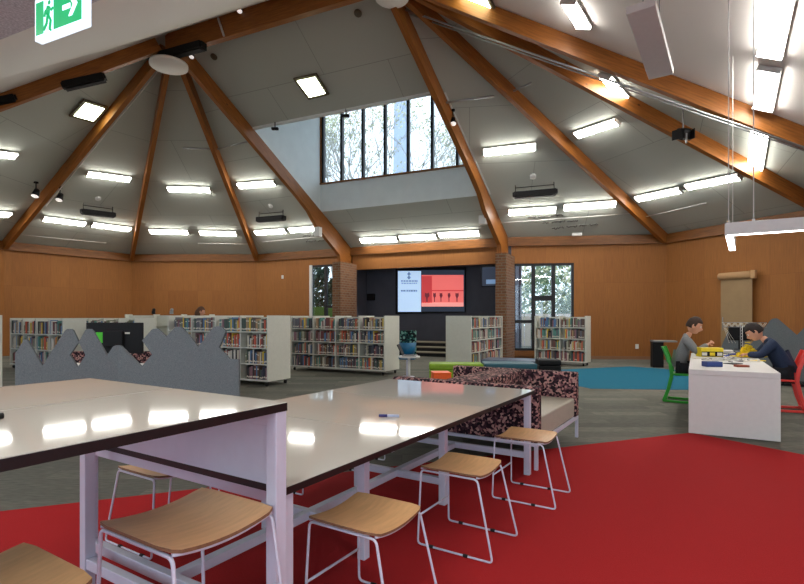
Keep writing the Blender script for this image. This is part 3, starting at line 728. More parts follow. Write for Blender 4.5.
# ================================================================= TABLES
uT = Vector((.53, .848, 0)).normalized(); vT = Vector((-.848, .53, 0)).normalized()
RT = math.atan2(uT.y, uT.x)
def tframe(orig, Lu, Wv, z, th, name, label, seams_u, seams_v, leg_us, inset, split_top, hr, u_start=0, rail=True):
    o = empty(name, orig, label, 'table', RT)        # local x = u, local y = v (left)
    b = MB(); us = [u_start]+seams_u+[Lu+u_start]; vs = [0]+seams_v+[Wv]
    k = 0
    for i in range(len(us)-1):
        for j in range(len(vs)-1):
            b = MB(); g = .0032 if z > 1 else .002
            cx, cy = (us[i]+us[i+1])/2, (vs[j]+vs[j+1])/2; sx, sy = us[i+1]-us[i]-2*g, vs[j+1]-vs[j]-2*g
            b.box((cx, cy, z-th/2-.0012), (sx, sy, th-.0024), M['blackedge']); b.box((cx, cy, z-.0012), (sx-.004, sy-.004, .0024), M['gloss'])
            b.build('tabletop', o)
    for (u, v0_, v1_) in leg_us:
        for v in (v0_, v1_):
            b = MB(); b.box((u, v, (z-th)/2+.004), (.05, .05, z-th-.001), M['steel'], bev=.003); b.build('leg', o)
        b = MB(); b.box((u, (v0_+v1_)/2, hr), (.04, v1_-v0_-.05, .05), M['steel'], bev=.003); b.build('cross_rail', o); b = MB(); b.box((u, (v0_+v1_)/2, z-th-.028), (.04, v1_-v0_-.05, .05), M['steel'], bev=.003); b.build('top_cross_rail', o)
    b = MB(); ua, ub = leg_us[0][0], leg_us[-1][0]; c = (leg_us[0][1]+leg_us[0][2])/2
    b.box(((ua+ub)/2, c, hr), (abs(ub-ua)-.04, .05, .048), M['steel'], bev=.003); b.build('centre_rail', o)
    b = MB()
    for v in (leg_us[0][1]+.2, leg_us[0][2]-.2): b.box(((ua+ub)/2, v, z-th-.028), (abs(ub-ua)-.04, .03, .045), M['steel'])
    b.build('top_rail', o)
    return o
T2 = V3(-.428, 1.864)
tframe(T2, 2.955, 1.49, .725, .03, 'work_table', 'long low white topped table with black edge, leading away beside the stools',
       [.985, 1.97], [], [(.045, .05, 1.44), (.945, .34, 1.10), (1.91, .34, 1.10), (2.91, .05, 1.44)], .34, True, .17)
T1 = V3(-.400, 1.80)
tframe(T1, 1.45, 1.335, 1.05, .03, 'high_work_table', 'taller white topped table with thick black edge in the left foreground',
       [], [.66], [(-.03, .03, 1.30), (-1.42, .03, 1.30)], .34, True, .17, u_start=-1.45)
tt = [x for x in bpy.data.objects if x.name == 'high_work_table'][0]
b = MB(); b.box((-.009, .665, .884), (.014, 1.2, .27), M['steel']); b.build('end_panel', tt)
def onT(u, v, z=0, T=T2): return T+uT*u+vT*v+V3(0, 0, z)

# ================================================================= STOOLS
def make_stool(hgt, label, name, sp=.36):
    o = empty(name, (0, 0, 0), label, 'stool')
    # local x = along table edge, local y = towards the table
    a = .19 if hgt < .6 else .198
    b = MB(); nx, ny, th = 13, 7, .011
    def zt(x): return hgt-.022+.024*(x/a)**2
    vs = []; 
    for lay in (0, 1):
        for i in range(nx):
            for j in range(ny):
                x = -a+2*a*i/(nx-1); y = -a+2*a*j/(ny-1); vs.append((x*1.0, y*1.0, zt(x)+(0 if lay == 0 else -th)))
    # rounded corners
    vv = []
    for x, y, z in vs:
        r = .03; dx = abs(x)-(a-r); dy = abs(y)-(a-r)
        if dx > 0 and dy > 0:
            l = math.hypot(dx, dy)
            if l > r: x = math.copysign(a-r+dx/l*r, x); y = math.copysign(a-r+dy/l*r, y)
        vv.append((x, y, z))
    idx = lambda l, i, j: l*nx*ny+i*ny+j
    b.add(vv, [(idx(0, i, j), idx(0, i+1, j), idx(0, i+1, j+1), idx(0, i, j+1)) for i in range(nx-1) for j in range(ny-1)], M['ply'], True)
    b2 = [(idx(1, i, j), idx(1, i, j+1), idx(1, i+1, j+1), idx(1, i+1, j)) for i in range(nx-1) for j in range(ny-1)]
    rim = [idx(0, i, 0) for i in range(nx)]+[idx(0, nx-1, j) for j in range(1, ny)]+[idx(0, i, ny-1) for i in range(nx-2, -1, -1)]+[idx(0, 0, j) for j in range(ny-2, 0, -1)]
    N = nx*ny; side = [(rim[k], rim[(k+1) % len(rim)], rim[(k+1) % len(rim)]+N, rim[k]+N) for k in range(len(rim))]
    b.add(vv, b2+side, M['plyedge'], False)
    b.build('seat', o)
    # sled loops
    r = .006 if hgt < .6 else .0065
    top = hgt-.022-th-r
    for sx in (-1, 1):
        xt = sx*(a-.012); xb = sx*(a+.012)
        zt_ = hgt-th-.012-r*.2
        pts = []
        def arc(p0, p1, p2, rr=.025, n=4):
            p0, p1, p2 = Vector(p0), Vector(p1), Vector(p2); d0 = (p0-p1).normalized(); d1 = (p2-p1).normalized()
            return [(p1+d0*rr)*(1-t)**2+p1*2*t*(1-t)+(p1+d1*rr)*t*t for t in [k/n for k in range(n+1)]]
        IT = (xt, a-.01, zt_); OT = (xt, -a+.01, zt_); IB = (xb, a+.0, r); OB = (xb, -a-.09, r)
        pts = arc(OT, IT, IB)+arc(IT, IB, OB)+arc(IB, OB, OT)+arc(OB, OT, IT)
        b = MB(); b.tube(pts, r, M['steel'], 8, closed=True); lp = b.build('sled_leg', o)
        for y in (.1, -.12):
            b = MB(); b.cyl((xb, y-.014, r+.001), (xb, y+.014, r+.001), r+.004, M['rubber'], 8); tag(b.build('foot_pad', lp), 'black rubber pad')
    b = MB()
    for y in (-a+.012, a-.012):
        b.tube([((-a+.012)*(1-t)+(a-.012)*t, y, zt(-a+2*a*t)-th-r) for t in [k/10 for k in range(11)]], r, M['steel'], 8)
    b.build('seat_rail', o)
    fz = .17 if hgt < .6 else .27
    b = MB(); b.tube([(-a-.002, a+.0-.005, fz), (a+.002, a-.005, fz)], r, M['steel'], 8); b.build('footrest', o)
    return o
st0 = make_stool(.46, '', 'stool')
ls = [(.53, .02, 0, 'low plywood stool at the near unit of the long table, closest to camera'),
      (1.457, -.02, 0, 'low plywood stool at the middle of the long table, in front of the red carpet'),
      (2.42, -.10, 0, 'low plywood stool at the far end of the long table, beside the booth sofa'),
      (.50, 1.50, PI, 'low stool on the far side of the long table, seen beneath the tall table'),
      (1.3, 1.50, PI, 'low stool on the far side of the long table, seen between its legs'),
      (2.4, 1.50, PI, 'low stool on the far side of the long table beside the booth sofa')]
for i, (u, v, r, l) in enumerate(ls):
    s = st0 if i == 0 else copy_tree(st0)
    s['label'] = l; s.location = onT(u, v, .006 if i < 2 or i > 2 else .006); s.rotation_euler = (0, 0, RT+r); s['group'] = 'plywood stools at the long table'
hs = make_stool(.69, 'tall plywood stool with curved seat half tucked under the tall table', 'bar_stool')
hs.location = V3(-.705, 1.69, .006); hs.rotation_euler = (0, 0, RT)
h2 = copy_tree(hs); h2['label'] = 'tall plywood stool cut off by the bottom left corner'; h2.location = V3(-.705-.33, 1.69-.475, .006)
hs['group'] = h2['group'] = 'tall stools at the tall table'

# marker pens
o = empty('marker_pen', onT(1.32, 1.02, .7262), 'blue capped whiteboard marker lying on the long low table', 'marker pen')
p0 = F(379, 415.5, .735); p1 = F(399, 416, .735); o.location = p0
dr = math.atan2((p1-p0).y, (p1-p0).x); o.rotation_euler = (0, 0, dr); LL = (p1-p0).length
b = MB(); b.cyl((0, 0, 0), (LL*.42, 0, 0), .009, M['marker'], 12); b.build('cap', o)
b = MB(); b.cyl((LL*.42, 0, 0), (LL, 0, 0), .0085, M['markerw'], 12); b.build('barrel', o)
p0 = F(3, 415.5, 1.06)
o = empty('marker_pen', p0, 'dark marker pen on the tall table at the left photo edge', 'marker pen', RT+PI)
b = MB(); b.cyl((0, 0, 0), (.06, 0, 0), .009, M['black'], 12); b.build('cap', o); b = MB(); b.cyl((.06, 0, 0), (.13, 0, 0), .0085, M['markerw'], 12); b.build('barrel', o)

# ================================================================= BOOTH SOFA
so = V3(1.185, 4.45); su = Vector((.53, .848, 0)).normalized(); sv = Vector((-.9, .44, 0)).normalized(); sv = Vector((-su.y, su.x, 0))
o = empty('booth_sofa', so, 'double sided booth sofa in dark confetti patterned fabric with stone seats', 'sofa', math.atan2(su.y, su.x))
SL, SW = 1.46, 1.52
for u, nm in ((.06, 'end_panel'), (SL-.0, 'end_panel')):
    b = MB(); b.box((u, SW/2, .4875), (.12, SW, .495), M['fabric'], bev=.02); b.build(nm, o)
b = MB(); b.box((SL/2+.03, SW*.52, .54), (SL-.19, .36, .39), M['fabric'], bev=.02); b.build('backrest', o)
for v0_, v1_ in ((0.02, SW*.52-.185), (SW*.52+.185, SW-.02)):
    b = MB(); b.box((SL/2+.03, (v0_+v1_)/2, .35), (SL-.19, v1_-v0_, .2), M['seatfab'], bev=.015); b.build('seat_cushion', o)
b = MB()
for v in (.02, SW-.02): b.box((SL/2+.03, v, .225), (SL+.06, .03, .03), M['steel'])
for u in (.02, SL+.04): b.box((u, SW/2, .225), (.03, SW-.04, .03), M['steel'])
b.build('base_frame', o)
for u in (.02, SL+.04):
    for v in (.02, SW-.02):
        b = MB(); b.box((u, v, .105), (.03, .03, .21), M['steel']); b.build('leg', o)

# ================================================================= OTTOMANS ETC
def softbox(name, c, sx, sy, h, rz, m, label, cat, legs=False, z0=.04):
    o = empty(name, V3(c[0], c[1]), label, cat, rz)
    b = MB(); b.box((0, 0, (h+z0)/2-.06), (sx, sy, h-z0-.12), m, bev=.02); b.build('base', o)
    b = MB(); b.box((0, 0, h-.06), (sx+.01, sy+.01, .12), m, bev=.03); b.build('cushion', o)
    b = MB()
    for x in (-1, 1):
        for y in (-1, 1): b.cyl((x*(sx/2-.06), y*(sy/2-.06), 0), (x*(sx/2-.06), y*(sy/2-.06), z0+.01), .02, M['rubber'], 8)
    b.build('glides', o); return o
softbox('bench', (1.04, 9.9), 1.02, .5, .46, -.05, M['green'], 'lime green upholstered bench behind the orange stool', 'bench')
softbox('bench', (2.07, 9.9), .98, .55, .47, -.05, M['teal'], 'dark teal upholstered bench right of the lime green bench', 'bench')
softbox('ottoman', (3.12, 10.9), .46, .46, .45, -.1, M['black'], 'black cube ottoman right of the dark teal bench', 'ottoman')
softbox('platform_seat', (2.8, 13.0), 1.4, .8, .28, -.4, M['navyv'], 'low slate blue platform seat behind the teal bench', 'platform seat')
# orange stool (tapered)
c = D(441, 372, 8.3); o = empty('tapered_stool', V3(c.x, c.y), 'small tapered orange stool in front of the lime green bench', 'stool', .1)
b = MB(); hh = .46
b.add([(x*.14, y*.14, hh-.03) for x, y in ((-1, -1), (1, -1), (1, 1), (-1, 1))]+[(x*.17, y*.17, .0) for x, y in ((-1, -1), (1, -1), (1, 1), (-1, 1))], [(0, 1, 2, 3), (7, 6, 5, 4), (0, 4, 5, 1), (1, 5, 6, 2), (2, 6, 7, 3), (3, 7, 4, 0)], M['orange']); b.build('stool_body', o)
b = MB(); b.box((0, 0, hh-.015), (.29, .29, .03), M['orange'], bev=.01); b.build('seat', o)
# round side table + laptop
c = D(409, 356, 9.9); o = empty('side_table', V3(c.x, c.y), 'round white pedestal side table holding the laptop', 'side table')
ht = H-(356-HY)*9.9/FPX
b = MB(); b.cyl((0, 0, ht-.03), (0, 0, ht), .215, M['white'], 32); b.build('tabletop', o)
b = MB(); b.cyl((0, 0, .02), (0, 0, ht-.03), .026, M['white'], 14); b.build('pedestal', o)
b = MB(); b.cyl((0, 0, 0), (0, 0, .02), .17, M['white'], 28); b.build('base', o)
o = empty('laptop', V3(c.x, c.y, ht+.001), 'open dark laptop on the round white side table', 'laptop', -.15)
b = MB(); b.box((.02, 0, .01), (.26, .3, .018), M['grey'], bev=.004); b.box((.02, 0, .0195), (.2, .25, .002), M['black']); b.build('keyboard_base', o)
b = MB(); R = Matrix.Rotation(-.45, 3, 'Y'); b.box((-.165, 0, .12), (.012, .3, .23), M['black'], R, bev=.003); b.build('lid', o)
# patterned armchair with blue shell
c = D(407, 350, 11.3); o = empty('armchair', V3(c.x, c.y), 'armchair with green patterned tall back and bright blue seat shell', 'armchair', -.1)
b = MB(); pts = []
for i in range(13):
    a = PI+PI*i/12; pts.append((.20*math.cos(a), .18+.22*math.sin(a)))
out = [(x*1.0, y) for x, y in pts]
vs = [(x*.72, y*.72+.03, .50) for x, y in out]+[(x, y, .78) for x, y in out]; k = len(out)
b.add(vs+[(x*.65, y*.65+.03, .51) for x, y in out]+[(x*.92, y*.92, .78) for x, y in out],
      [(i, i+1, k+i+1, k+i) for i in range(k-1)]+[(2*k+i, 3*k+i, 3*k+i+1, 2*k+i+1) for i in range(k-1)]+[(k+i, k+i+1, 3*k+i+1, 3*k+i) for i in range(k-1)]+[list(range(k))], M['tealchair'], True); b.build('seat_shell', o)
b = MB(); b.box((0, .25, .72), (.38, .09, .66), M['leaffab'], bev=.03); b.build('backrest', o)
b = MB(); b.box((0, .1, .45), (.36, .34, .08), M['tealchair'], bev=.02); b.build('seat', o)
b = MB(); b.cyl((0, .1, .0), (0, .1, .42), .028, M['steel'], 12); b.cyl((0, .1, 0), (0, .1, .02), .16, M['steel'], 20); b.build('pedestal', o)

# ================================================================= BOOKCASES
SH = []
def bookcase(R0, f, g, ncol, cw, nrow, rh, depth, label, name='bookcase', base=.1, legs=True, top=False, backp=True):
    """R0: right front corner on the floor; f: direction to the left along the front; g: direction to the back"""
    f = Vector((f[0], f[1], 0)).normalized(); g = Vector((g[0], g[1], 0)); g = (g-f*g.dot(f)).normalized()
    R0 = V3(*R0); L = ncol*cw; hz = base+.02+nrow*rh
    o = empty(name, R0, label, 'bookcase', math.atan2(f.y, f.x))
    loc = lambda p: p
    sg = 1 if Vector((-f.y, f.x, 0)).dot(g) > 0 else -1       # local y sign for back
    def bx(nm, x0, x1, y0, y1, z0, z1, m=M['shelf']):
        b = MB(); b.box(((x0+x1)/2, sg*(y0+y1)/2, (z0+z1)/2), (x1-x0, y1-y0, z1-z0), m); return b.build(nm, o)
    t = .03
    bx('end_panel', -t, 0, 0, depth, base, hz+.0); bx('end_panel', L, L+t, 0, depth, base, hz)
    bx('base', 0, L, .0, depth, base, base+.03)
    for r in range(1, nrow): bx('shelf', 0, L, .005, depth-.005, base+r*rh, base+r*rh+.022)
    bm_ = bx('back_panel', 0, L, depth/2-.008, depth/2+.008, base+.03, hz-.03)
    for c in range(1, ncol): bx('divider', c*cw-.012, c*cw+.012, .004, depth-.004, base+.03, hz-(.0))
    if top: bx('top', -t, L+t, -.01, depth+.01, hz, hz+.025)
    if legs:
        for x in (.05, L-.05):
            for y in (.06, depth-.06):
                b = MB(); b.cyl((x-.012, sg*y, .04), (x+.012, sg*y, .04), .04, M['rubber'], 14); b.box((x, sg*y, .085), (.03, .03, .03), M['grey']); b.build('caster', o)
    return dict(o=o, R0=R0, f=f, g=g, ncol=ncol, cw=cw, nrow=nrow, rh=rh, depth=depth, base=base)
BMESH = {}
def bookmesh(ci):
    if ci in BMESH: return BMESH[ci]
    b = MB(); cov = BM_[ci]; lb = M['label']
    # unit book: x 0..1 thickness, y 0..1 depth (spine at y=0), z 0..1 height
    pr = [(0, .06), (.2, .015), (.5, 0), (.8, .015), (1, .06), (1, 1), (.88, 1), (.88, .1), (.12, .1), (.12, 1), (0, 1)]
    k = len(pr); vs = [(x, y, 0) for x, y in pr]+[(x, y, 1) for x, y in pr]
    b.add(vs, [(i, (i+1) % k, k+(i+1) % k, k+i) for i in range(k)], cov)
    for z in (0, k): b.add([vs[z+i] for i in range(k)], [(0, 1, 2, 3, 4, 7, 8), (4, 5, 6, 7), (0, 8, 9, 10)], cov)
    b.box((.5, .54, .5), (.76, .87, .965), M['pages'])
    b.quadbox([(.08, .02, .12), (.5, -.006, .12), (.92, .02, .12), (.92, .02, .24), (.5, -.006, .24), (.08, .02, .24)], (0, -1, 0), .004, lb)
    if ci % 2: b.quadbox([(.08, .02, .7), (.5, -.006, .7), (.92, .02, .7), (.92, .02, .78), (.5, -.006, .78), (.08, .02, .78)], (0, -1, 0), .004, lb)
    BMESH[ci] = b.mesh('book'); return BMESH[ci]
STUFF = MB(); NB = [0]
ORD = 'first second third fourth fifth sixth seventh eighth ninth tenth eleventh twelfth thirteenth fourteenth fifteenth sixteenth seventeenth eighteenth nineteenth twentieth'.split()
def fill(bc, cell_ok, individual, desc, seed=0, back=False, tmin=.022, tmax=.045, rowname=('bottom', 'third', 'second', 'top')):
    rnd = random.Random(seed)
    colname = {4: ['rightmost', 'inner right', 'inner left', 'leftmost'], 2: ['right', 'left'], 3: ['right', 'middle', 'left']}[bc['ncol']]
    for c in range(bc['ncol']):
        for r in range(bc['nrow']):
            if not cell_ok(c, r): continue
            z0 = bc['base']+.0305 if r == 0 else bc['base']+r*bc['rh']+.0225
            x = c*bc['cw']+.016; xe = (c+1)*bc['cw']-.018; items = []
            dom = rnd.choice(range(16)); 
            fillto = xe-rnd.choice([0, 0, 0, .06, .12])*(bc['cw']/.68)
            while True:
                t = rnd.uniform(tmin, tmax)
                if x+t > fillto or len(items) >= 20: break
                items.append((x, t, rnd.uniform(.66, .88)*bc['rh'] if rnd.random() < .9 else rnd.uniform(.5, .66)*bc['rh'], rnd.uniform(.15, .2), rnd.randrange(16) if rnd.random() < .8 else dom, rnd.uniform(.01, .03)))
                x += t+.0008
            ind = individual(c, r)
            n = len(items)
            for i, (x, t, h, dpt, ci, inn) in enumerate(items):
                # the book seen from the front: left end is at larger local x
                fp = bc['R0']+bc['f']*(x if True else 0)+bc['g']*inn+V3(0, 0, z0)
                rt = -bc['f']      # right direction when facing the shelf
                if ind and NB[0] < 300:
                    NB[0] += 1
                    ob = bpy.data.objects.new('book', bookmesh(ci)); COL.objects.link(ob)
                    o_ = fp+bc['f']*t
                    ob.matrix_world = Matrix(((rt.x*t, bc['g'].x*dpt, 0, o_.x), (rt.y*t, bc['g'].y*dpt, 0, o_.y), (0, 0, h, o_.z), (0, 0, 0, 1)))
                    tag(ob, '%s book, %s from left, %s shelf, %s bay of %s' % (PALN[ci], ORD[n-1-i], rowname[r], colname[c], desc), 'book', 'books on the %s shelf, %s bay of %s' % (rowname[r], colname[c], desc))
                else:
                    cc = fp+bc['f']*t/2+bc['g']*dpt/2+V3(0, 0, h/2)
                    STUFF.box(cc, (t, dpt, h), BM_[ci], basis(rt, bc['g'], Vector((0, 0, 1))))
                    if ci % 2: STUFF.box(fp+bc['f']*t/2+V3(0, 0, h*.18)-bc['g']*.0012, (t*.8, .002, h*.12), M['label'], basis(rt, bc['g'], Vector((0, 0, 1))))
f0 = (-.897, .44); g0 = (.44, .897)
BC2 = bookcase((-2.61, 9.84), f0, g0, 4, .68, 4, .315, .68, 'double sided white bookcase on casters right of the grey felt screen')
BC1 = bookcase((-.42, 11.7), (-2.41, 1.3), g0, 4, .68, 4, .315, .69, 'long white bookcase on casters before the brick pier')
BC5 = bookcase((-8.32, 12.5), f0, g0, 4, .57, 3, .40, .57, 'white picture book case at the far left behind the grey screen')
BC6 = bookcase((-6.62, 12.6), f0, g0, 4, .6, 3, .40, .60, 'white bookcase directly behind the black monitor')
BCR = bookcase((4.98, 13.9), (-.8, .6), (.6, .8), 2, .70, 4, .315, .45, 'two bay white bookcase in front of the tall windows')
BCS = bookcase((3.02, 15.35), (-.47, -.88), (-.88, .47), 4, .66, 4, .315, .70, 'white bookcase right of the video screen showing its plain end')
BC7 = bookcase((-5.9, 15.6), (-1, .0), (0, 1), 3, .85, 4, .34, .4, 'tall white display case standing behind the person', legs=False, base=.05)
BC8 = bookcase((-7.9, 16.9), f0, g0, 2, .5, 3, .42, .4, 'dark filled bookcase between the monitor and the grey screen peaks', legs=False, base=.05)
BC9 = bookcase((-6.62, 7.75), (-.95, .3), (.3, .95), 2, .6, 4, .315, .5, 'white bookcase end at the left photo edge')
fill(BC2, lambda c, r: True, lambda c, r: (c == 0) or (c == 1 and r > 0) or (c > 1 and r == 3) or (c == 2 and r == 2), 'bookcase by grey screen', 1, tmin=.026, tmax=.05)
fill(BC1, lambda c, r: True, lambda c, r: r >= 1 or c < 2, 'the long bookcase', 2)
for bc, sd in ((BC5, 3), (BC6, 4), (BCR, 5), (BCS, 6)): fill(bc, lambda c, r: True, lambda c, r: False, '', sd, rowname=('', '', '', ''))
fill(BC8, lambda c, r: True, lambda c, r: False, '', 8, rowname=('', '', '', ''))
fill(BC9, lambda c, r: True, lambda c, r: False, '', 9, rowname=('', '', '', ''))
so_ = STUFF.build('books'); tag(so_, 'remaining rows of mixed coloured books on the farther white shelves', 'books', kind='stuff')
print('books', NB[0])
# small objects on the display case behind the person
zt7 = .05+.02+4*.34
for i, (x, c_, l) in enumerate(((-7.6, M['black'], 'small dark ornament on the display case behind the person'), (-7.05, M['grey'], 'small grey ornament on the display case behind the person'))):
    b = MB(); b.prism([(-.05, -.04), (.05, -.04), (.03, .04), (-.03, .04)], 0, .1, c_); b.ball((0, 0, .13), .05, c_); ob = b.build('ornament', loc=(x, 15.62, zt7-.06+.07)); tag(ob, l, 'ornament')
# ================================================================= SCREENS
PR = (a0+m_*(REC-.05), -m_)
def scr(px, py, off=0): return hit(px, py, (PR[0]-m_*off, PR[1]))
o = empty('video_wall', (0, 0, 0), 'large wall screen showing a pale blue panel and a coral red photograph', 'screen')
cc = [scr(396.5, 314), scr(465.5, 312.5), scr(465.5, 267), scr(396.5, 268.5)]
b = MB(); b.quadbox([p for p in cc], -m_, .08, M['black']); b.build('screen_frame', o)
def sq(nm, x0, y0, x1, y1, off, m, t=.004):
    b = MB(); b.quadbox([scr(x0, y1, off), scr(x1, y1, off), scr(x1, y0, off), scr(x0, y0, off)], -m_, t, m); return b.build(nm, o)
sq('screen_navy_area', 421, 270, 464.5, 311.5, .082, M['scr_navy'])
sq('screen_pale_blue_area', 398, 271, 421, 311.8, .087, M['scr_blue'])
sq('coral_picture', 421.5, 275, 463.5, 306.5, .087, M['scr_red'])
sq('deep_red_area', 421.5, 276, 432, 303, .092, M['scr_red2'])
sq('pink_strip', 421.5, 302.5, 463.5, 306.5, .092, M['scr_pink'])
sq('skyline_strip', 432, 290, 463.5, 291.2, .092, M['scr_red2'])
b = MB()
for i, (x, w_) in enumerate(((427, 5), (434.5, 3), (441, 3.2), (449, 3), (457, 3.6))):
    b.quadbox([scr(x+ax*w_*.5, y, .097) for ax, y in ((-.25, 302), (.25, 302), (.3, 298), (1, 296), (.8, 292.5), (0, 293.5), (-.8, 292.8), (-.9, 296), (-.3, 298))], -m_, .004, M['scr_dark'])
b.build('silhouette_figures', o)
b = MB()
for y in (274, 277.5): b.quadbox([scr(409+s*dx, yy, .092) for s, dx, yy in ((0, 0, y+2.2), (1, 1.9, y), (0, 0, y-2.2), (-1, 1.9, y))], -m_, .003, M['scr_ink'])
b.build('emblem', o)
b = MB(); rn = random.Random(5)
for y, xa, xb, hh in ((281, 401, 418, .7), (283.2, 401.5, 417, .5), (290.8, 401, 417.5, .9)):
    x = xa
    while x < xb:
        l_ = rn.uniform(.8, 2.6); b.quadbox([scr(x, y+hh, .092), scr(min(x+l_, xb), y+hh, .092), scr(min(x+l_, xb), y-hh, .092), scr(x, y-hh, .092)], -m_, .003, M['scr_ink']); x += l_+.5
b.build('caption_lines', o)
# second small dark monitor beside the right pier
pp = D(489.5, 276.5, 16.3); o = empty('wall_monitor', pp, 'small dark monitor mounted beside the right brick pier', 'monitor', er)
b = MB(); b.box((0, 0, 0), (.52, .06, .66), M['black'], bev=.01); b.build('monitor_body', o)
b = MB(); b.box((0, -.032, .0), (.46, .004, .6), M['scr_navy']); b.box((.05, -.035, -.17), (.3, .003, .14), M['scr_ink']); b.build('display', o)
b = MB(); b.box((.3, .02, 0), (.16, .04, .08), M['grey']); b.build('wall_arm', o)

# ================================================================= FELT SCREEN, DESK, MONITOR
fold = F(118, 400, 0); 
pf = D(118, 380, 5.2); pl = D(15, 380, 5.05); pr_ = D(238.6, 380, 5.0)
pf.z = pl.z = pr_.z = 0
o = empty('desk_screen', pf, 'folded grey felt privacy screen with mountain shaped cut out top edge', 'privacy screen')
def fpanel(nm, a, b_, outline, holes=()):
    n = Vector((-(b_-a).y, (b_-a).x, 0)).normalized()
    if (EYE-a).dot(n) < 0: n = -n
    P = (a, n); pts = [hit(x, y, P)-pf for x, y in outline]
    mb = MB(); mb.quadbox(pts, -n, .035, M['felt']); return mb.build(nm, o)
BOT = 431
left1 = [(15, BOT+6), (15, 353), (16.5, 351.5), (24, 339.5), (27, 340), (42.2, 366), (65, 330.5), (67, 329), (71, 329), (73, 330.5), (78.5, 342), (69.6, 355), (77.7, 367.5), (77.7, BOT+2)]
left2 = [(77.7, BOT+2), (77.7, 367.5), (85.3, 355), (78.5, 342), (85, 330.5), (87, 329), (91, 329), (93, 331), (107, 355.5), (113, 346.5), (115, 345.5), (118, 345.4), (118, BOT)]
right = [(118, BOT), (118, 345.4), (120, 346), (141, 367), (152, 354.5), (142, 340.5), (151.5, 329.8), (153, 329), (156, 328.5), (158, 329.5), (166, 337), (174, 328), (176, 327), (180, 327), (182, 328), (198, 347), (213, 327.5), (215, 326.5), (219, 326), (221, 327), (225.5, 331.5), (218.7, 347.5), (229, 359), (238.6, 359.5), (238.6, BOT+7)]
fpanel('left_panel', pl, pf, left1+[]); fpanel('centre_panel', pl, pf, left2); fpanel('right_panel', pf, pr_, right)
b = MB(); b.box((0, .03, .05), (.06, .06, .1), M['black']); b.box(pr_-pf+V3(-.1, .02, .05), (.06, .06, .1), M['black']); b.box(pl-pf+V3(.1, .04, .05), (.06, .06, .1), M['black']); b.build('foot', o)
dk = V3(-3.4, 6.35); o = empty('desk', dk, 'white desk behind the grey felt screen holding the black monitor', 'desk', -.05)
b = MB(); b.box((0, .0, .725), (2.0, .8, .03), M['white'], bev=.004); b.build('desktop', o)
for x in (-.95, .95):
    for y in (-.35, .35):
        b = MB(); b.box((x, y, .355), (.05, .05, .71), M['steel']); b.build('leg', o)
mc = D(115, 338, 6.2); o = empty('monitor', V3(mc.x, mc.y, .741), 'black computer monitor seen from behind, with a bright green sticker', 'monitor', .0)
zc = mc.z-.741
b = MB(); b.box((0, 0, zc), (.69, .035, .375), M['black'], bev=.01); b.box((0, -.03, zc-.01), (.24, .04, .2), M['black'], bev=.015); b.build('monitor_back', o)
b = MB(); b.quadbox([(-.22, -.018, zc-.06), (-.14, -.018, zc-.06), (-.14, -.018, zc+.07), (-.22, -.018, zc+.07)], (0, -1, 0), .002, M['sticker']); b.build('green_sticker', o)
b = MB(); b.box((.16, -.019, zc+.06), (.06, .003, .02), M['label']); b.build('rating_label', o)
b = MB(); b.cyl((0, .0, .01), (0, 0, zc-.1), .03, M['black'], 12); b.box((0, 0, .008), (.26, .2, .016), M['black'], bev=.005); b.build('stand', o)
for i, (px, dd_, l) in enumerate(((78, 7.9, 'confetti fabric tub chair glimpsed through the diamond hole in the grey screen'), (142, 7.9, 'confetti fabric tub chair glimpsed under the black monitor'))):
    c = D(px, 360, dd_); o = empty('tub_chair', V3(c.x, c.y), l, 'chair', PI)
    b = MB(); k = 15
    ring = lambda r, z: [(r*math.cos(PI*j/(k-1)), -r*math.sin(PI*j/(k-1)), z) for j in range(k)]
    vs = ring(.33, .2)+ring(.36, .80)+ring(.29, .80)+ring(.27, .2)
    b.add(vs, [(q*k+j, q*k+j+1, ((q+1) % 4)*k+j+1, ((q+1) % 4)*k+j) for q in range(4) for j in range(k-1)]+[(0, k, 2*k, 3*k), (k-1, 2*k-1, 3*k-1, 4*k-1)], M['fabric'], True); b.build('backrest', o)
    b = MB(); b.cyl((0, 0, .25), (0, 0, .44), .26, M['seatfab'], 20); b.build('seat', o)
    for x, y in ((-.2, -.15), (.2, -.15), (-.2, .15), (.2, .15)):
        b = MB(); b.cyl((x, y, 0), (x, y, .25), .015, M['steel'], 8); b.build('leg', o)

# grey mountain felt screen at the right
ra = D(722, 380, 10.6); rb_ = D(840, 380, 9.5); ra.z = rb_.z = 0
o = empty('floor_screen', ra, 'freestanding grey felt screen with mountain peaks behind the boys', 'privacy screen')
n = Vector((-(rb_-ra).y, (rb_-ra).x, 0)).normalized()
if (EYE-ra).dot(n) < 0: n = -n
PF_ = (ra, n)
ol = [(722, 381), (722, 345), (728, 331), (732, 327), (738, 330), (750, 345), (771, 319.5), (773, 318.5), (777, 318.3), (779, 319.5), (797, 335), (812, 320), (818, 320), (840, 345), (840, 386)]
b = MB(); b.quadbox([hit(x, y, PF_)-ra for x, y in ol], -n, .04, M['felt']); b.build('felt_panel', o)
b = MB(); q = [hit(x, y, PF_)-ra for x, y in ((722, 381), (840, 386))]; q = [V3(p.x, p.y, 0) for p in q]
b.quadbox([q[0], q[1], V3(q[1].x, q[1].y, .12), V3(q[0].x, q[0].y, .09)], -n, .06, M['black']); b.build('base_rail', o)

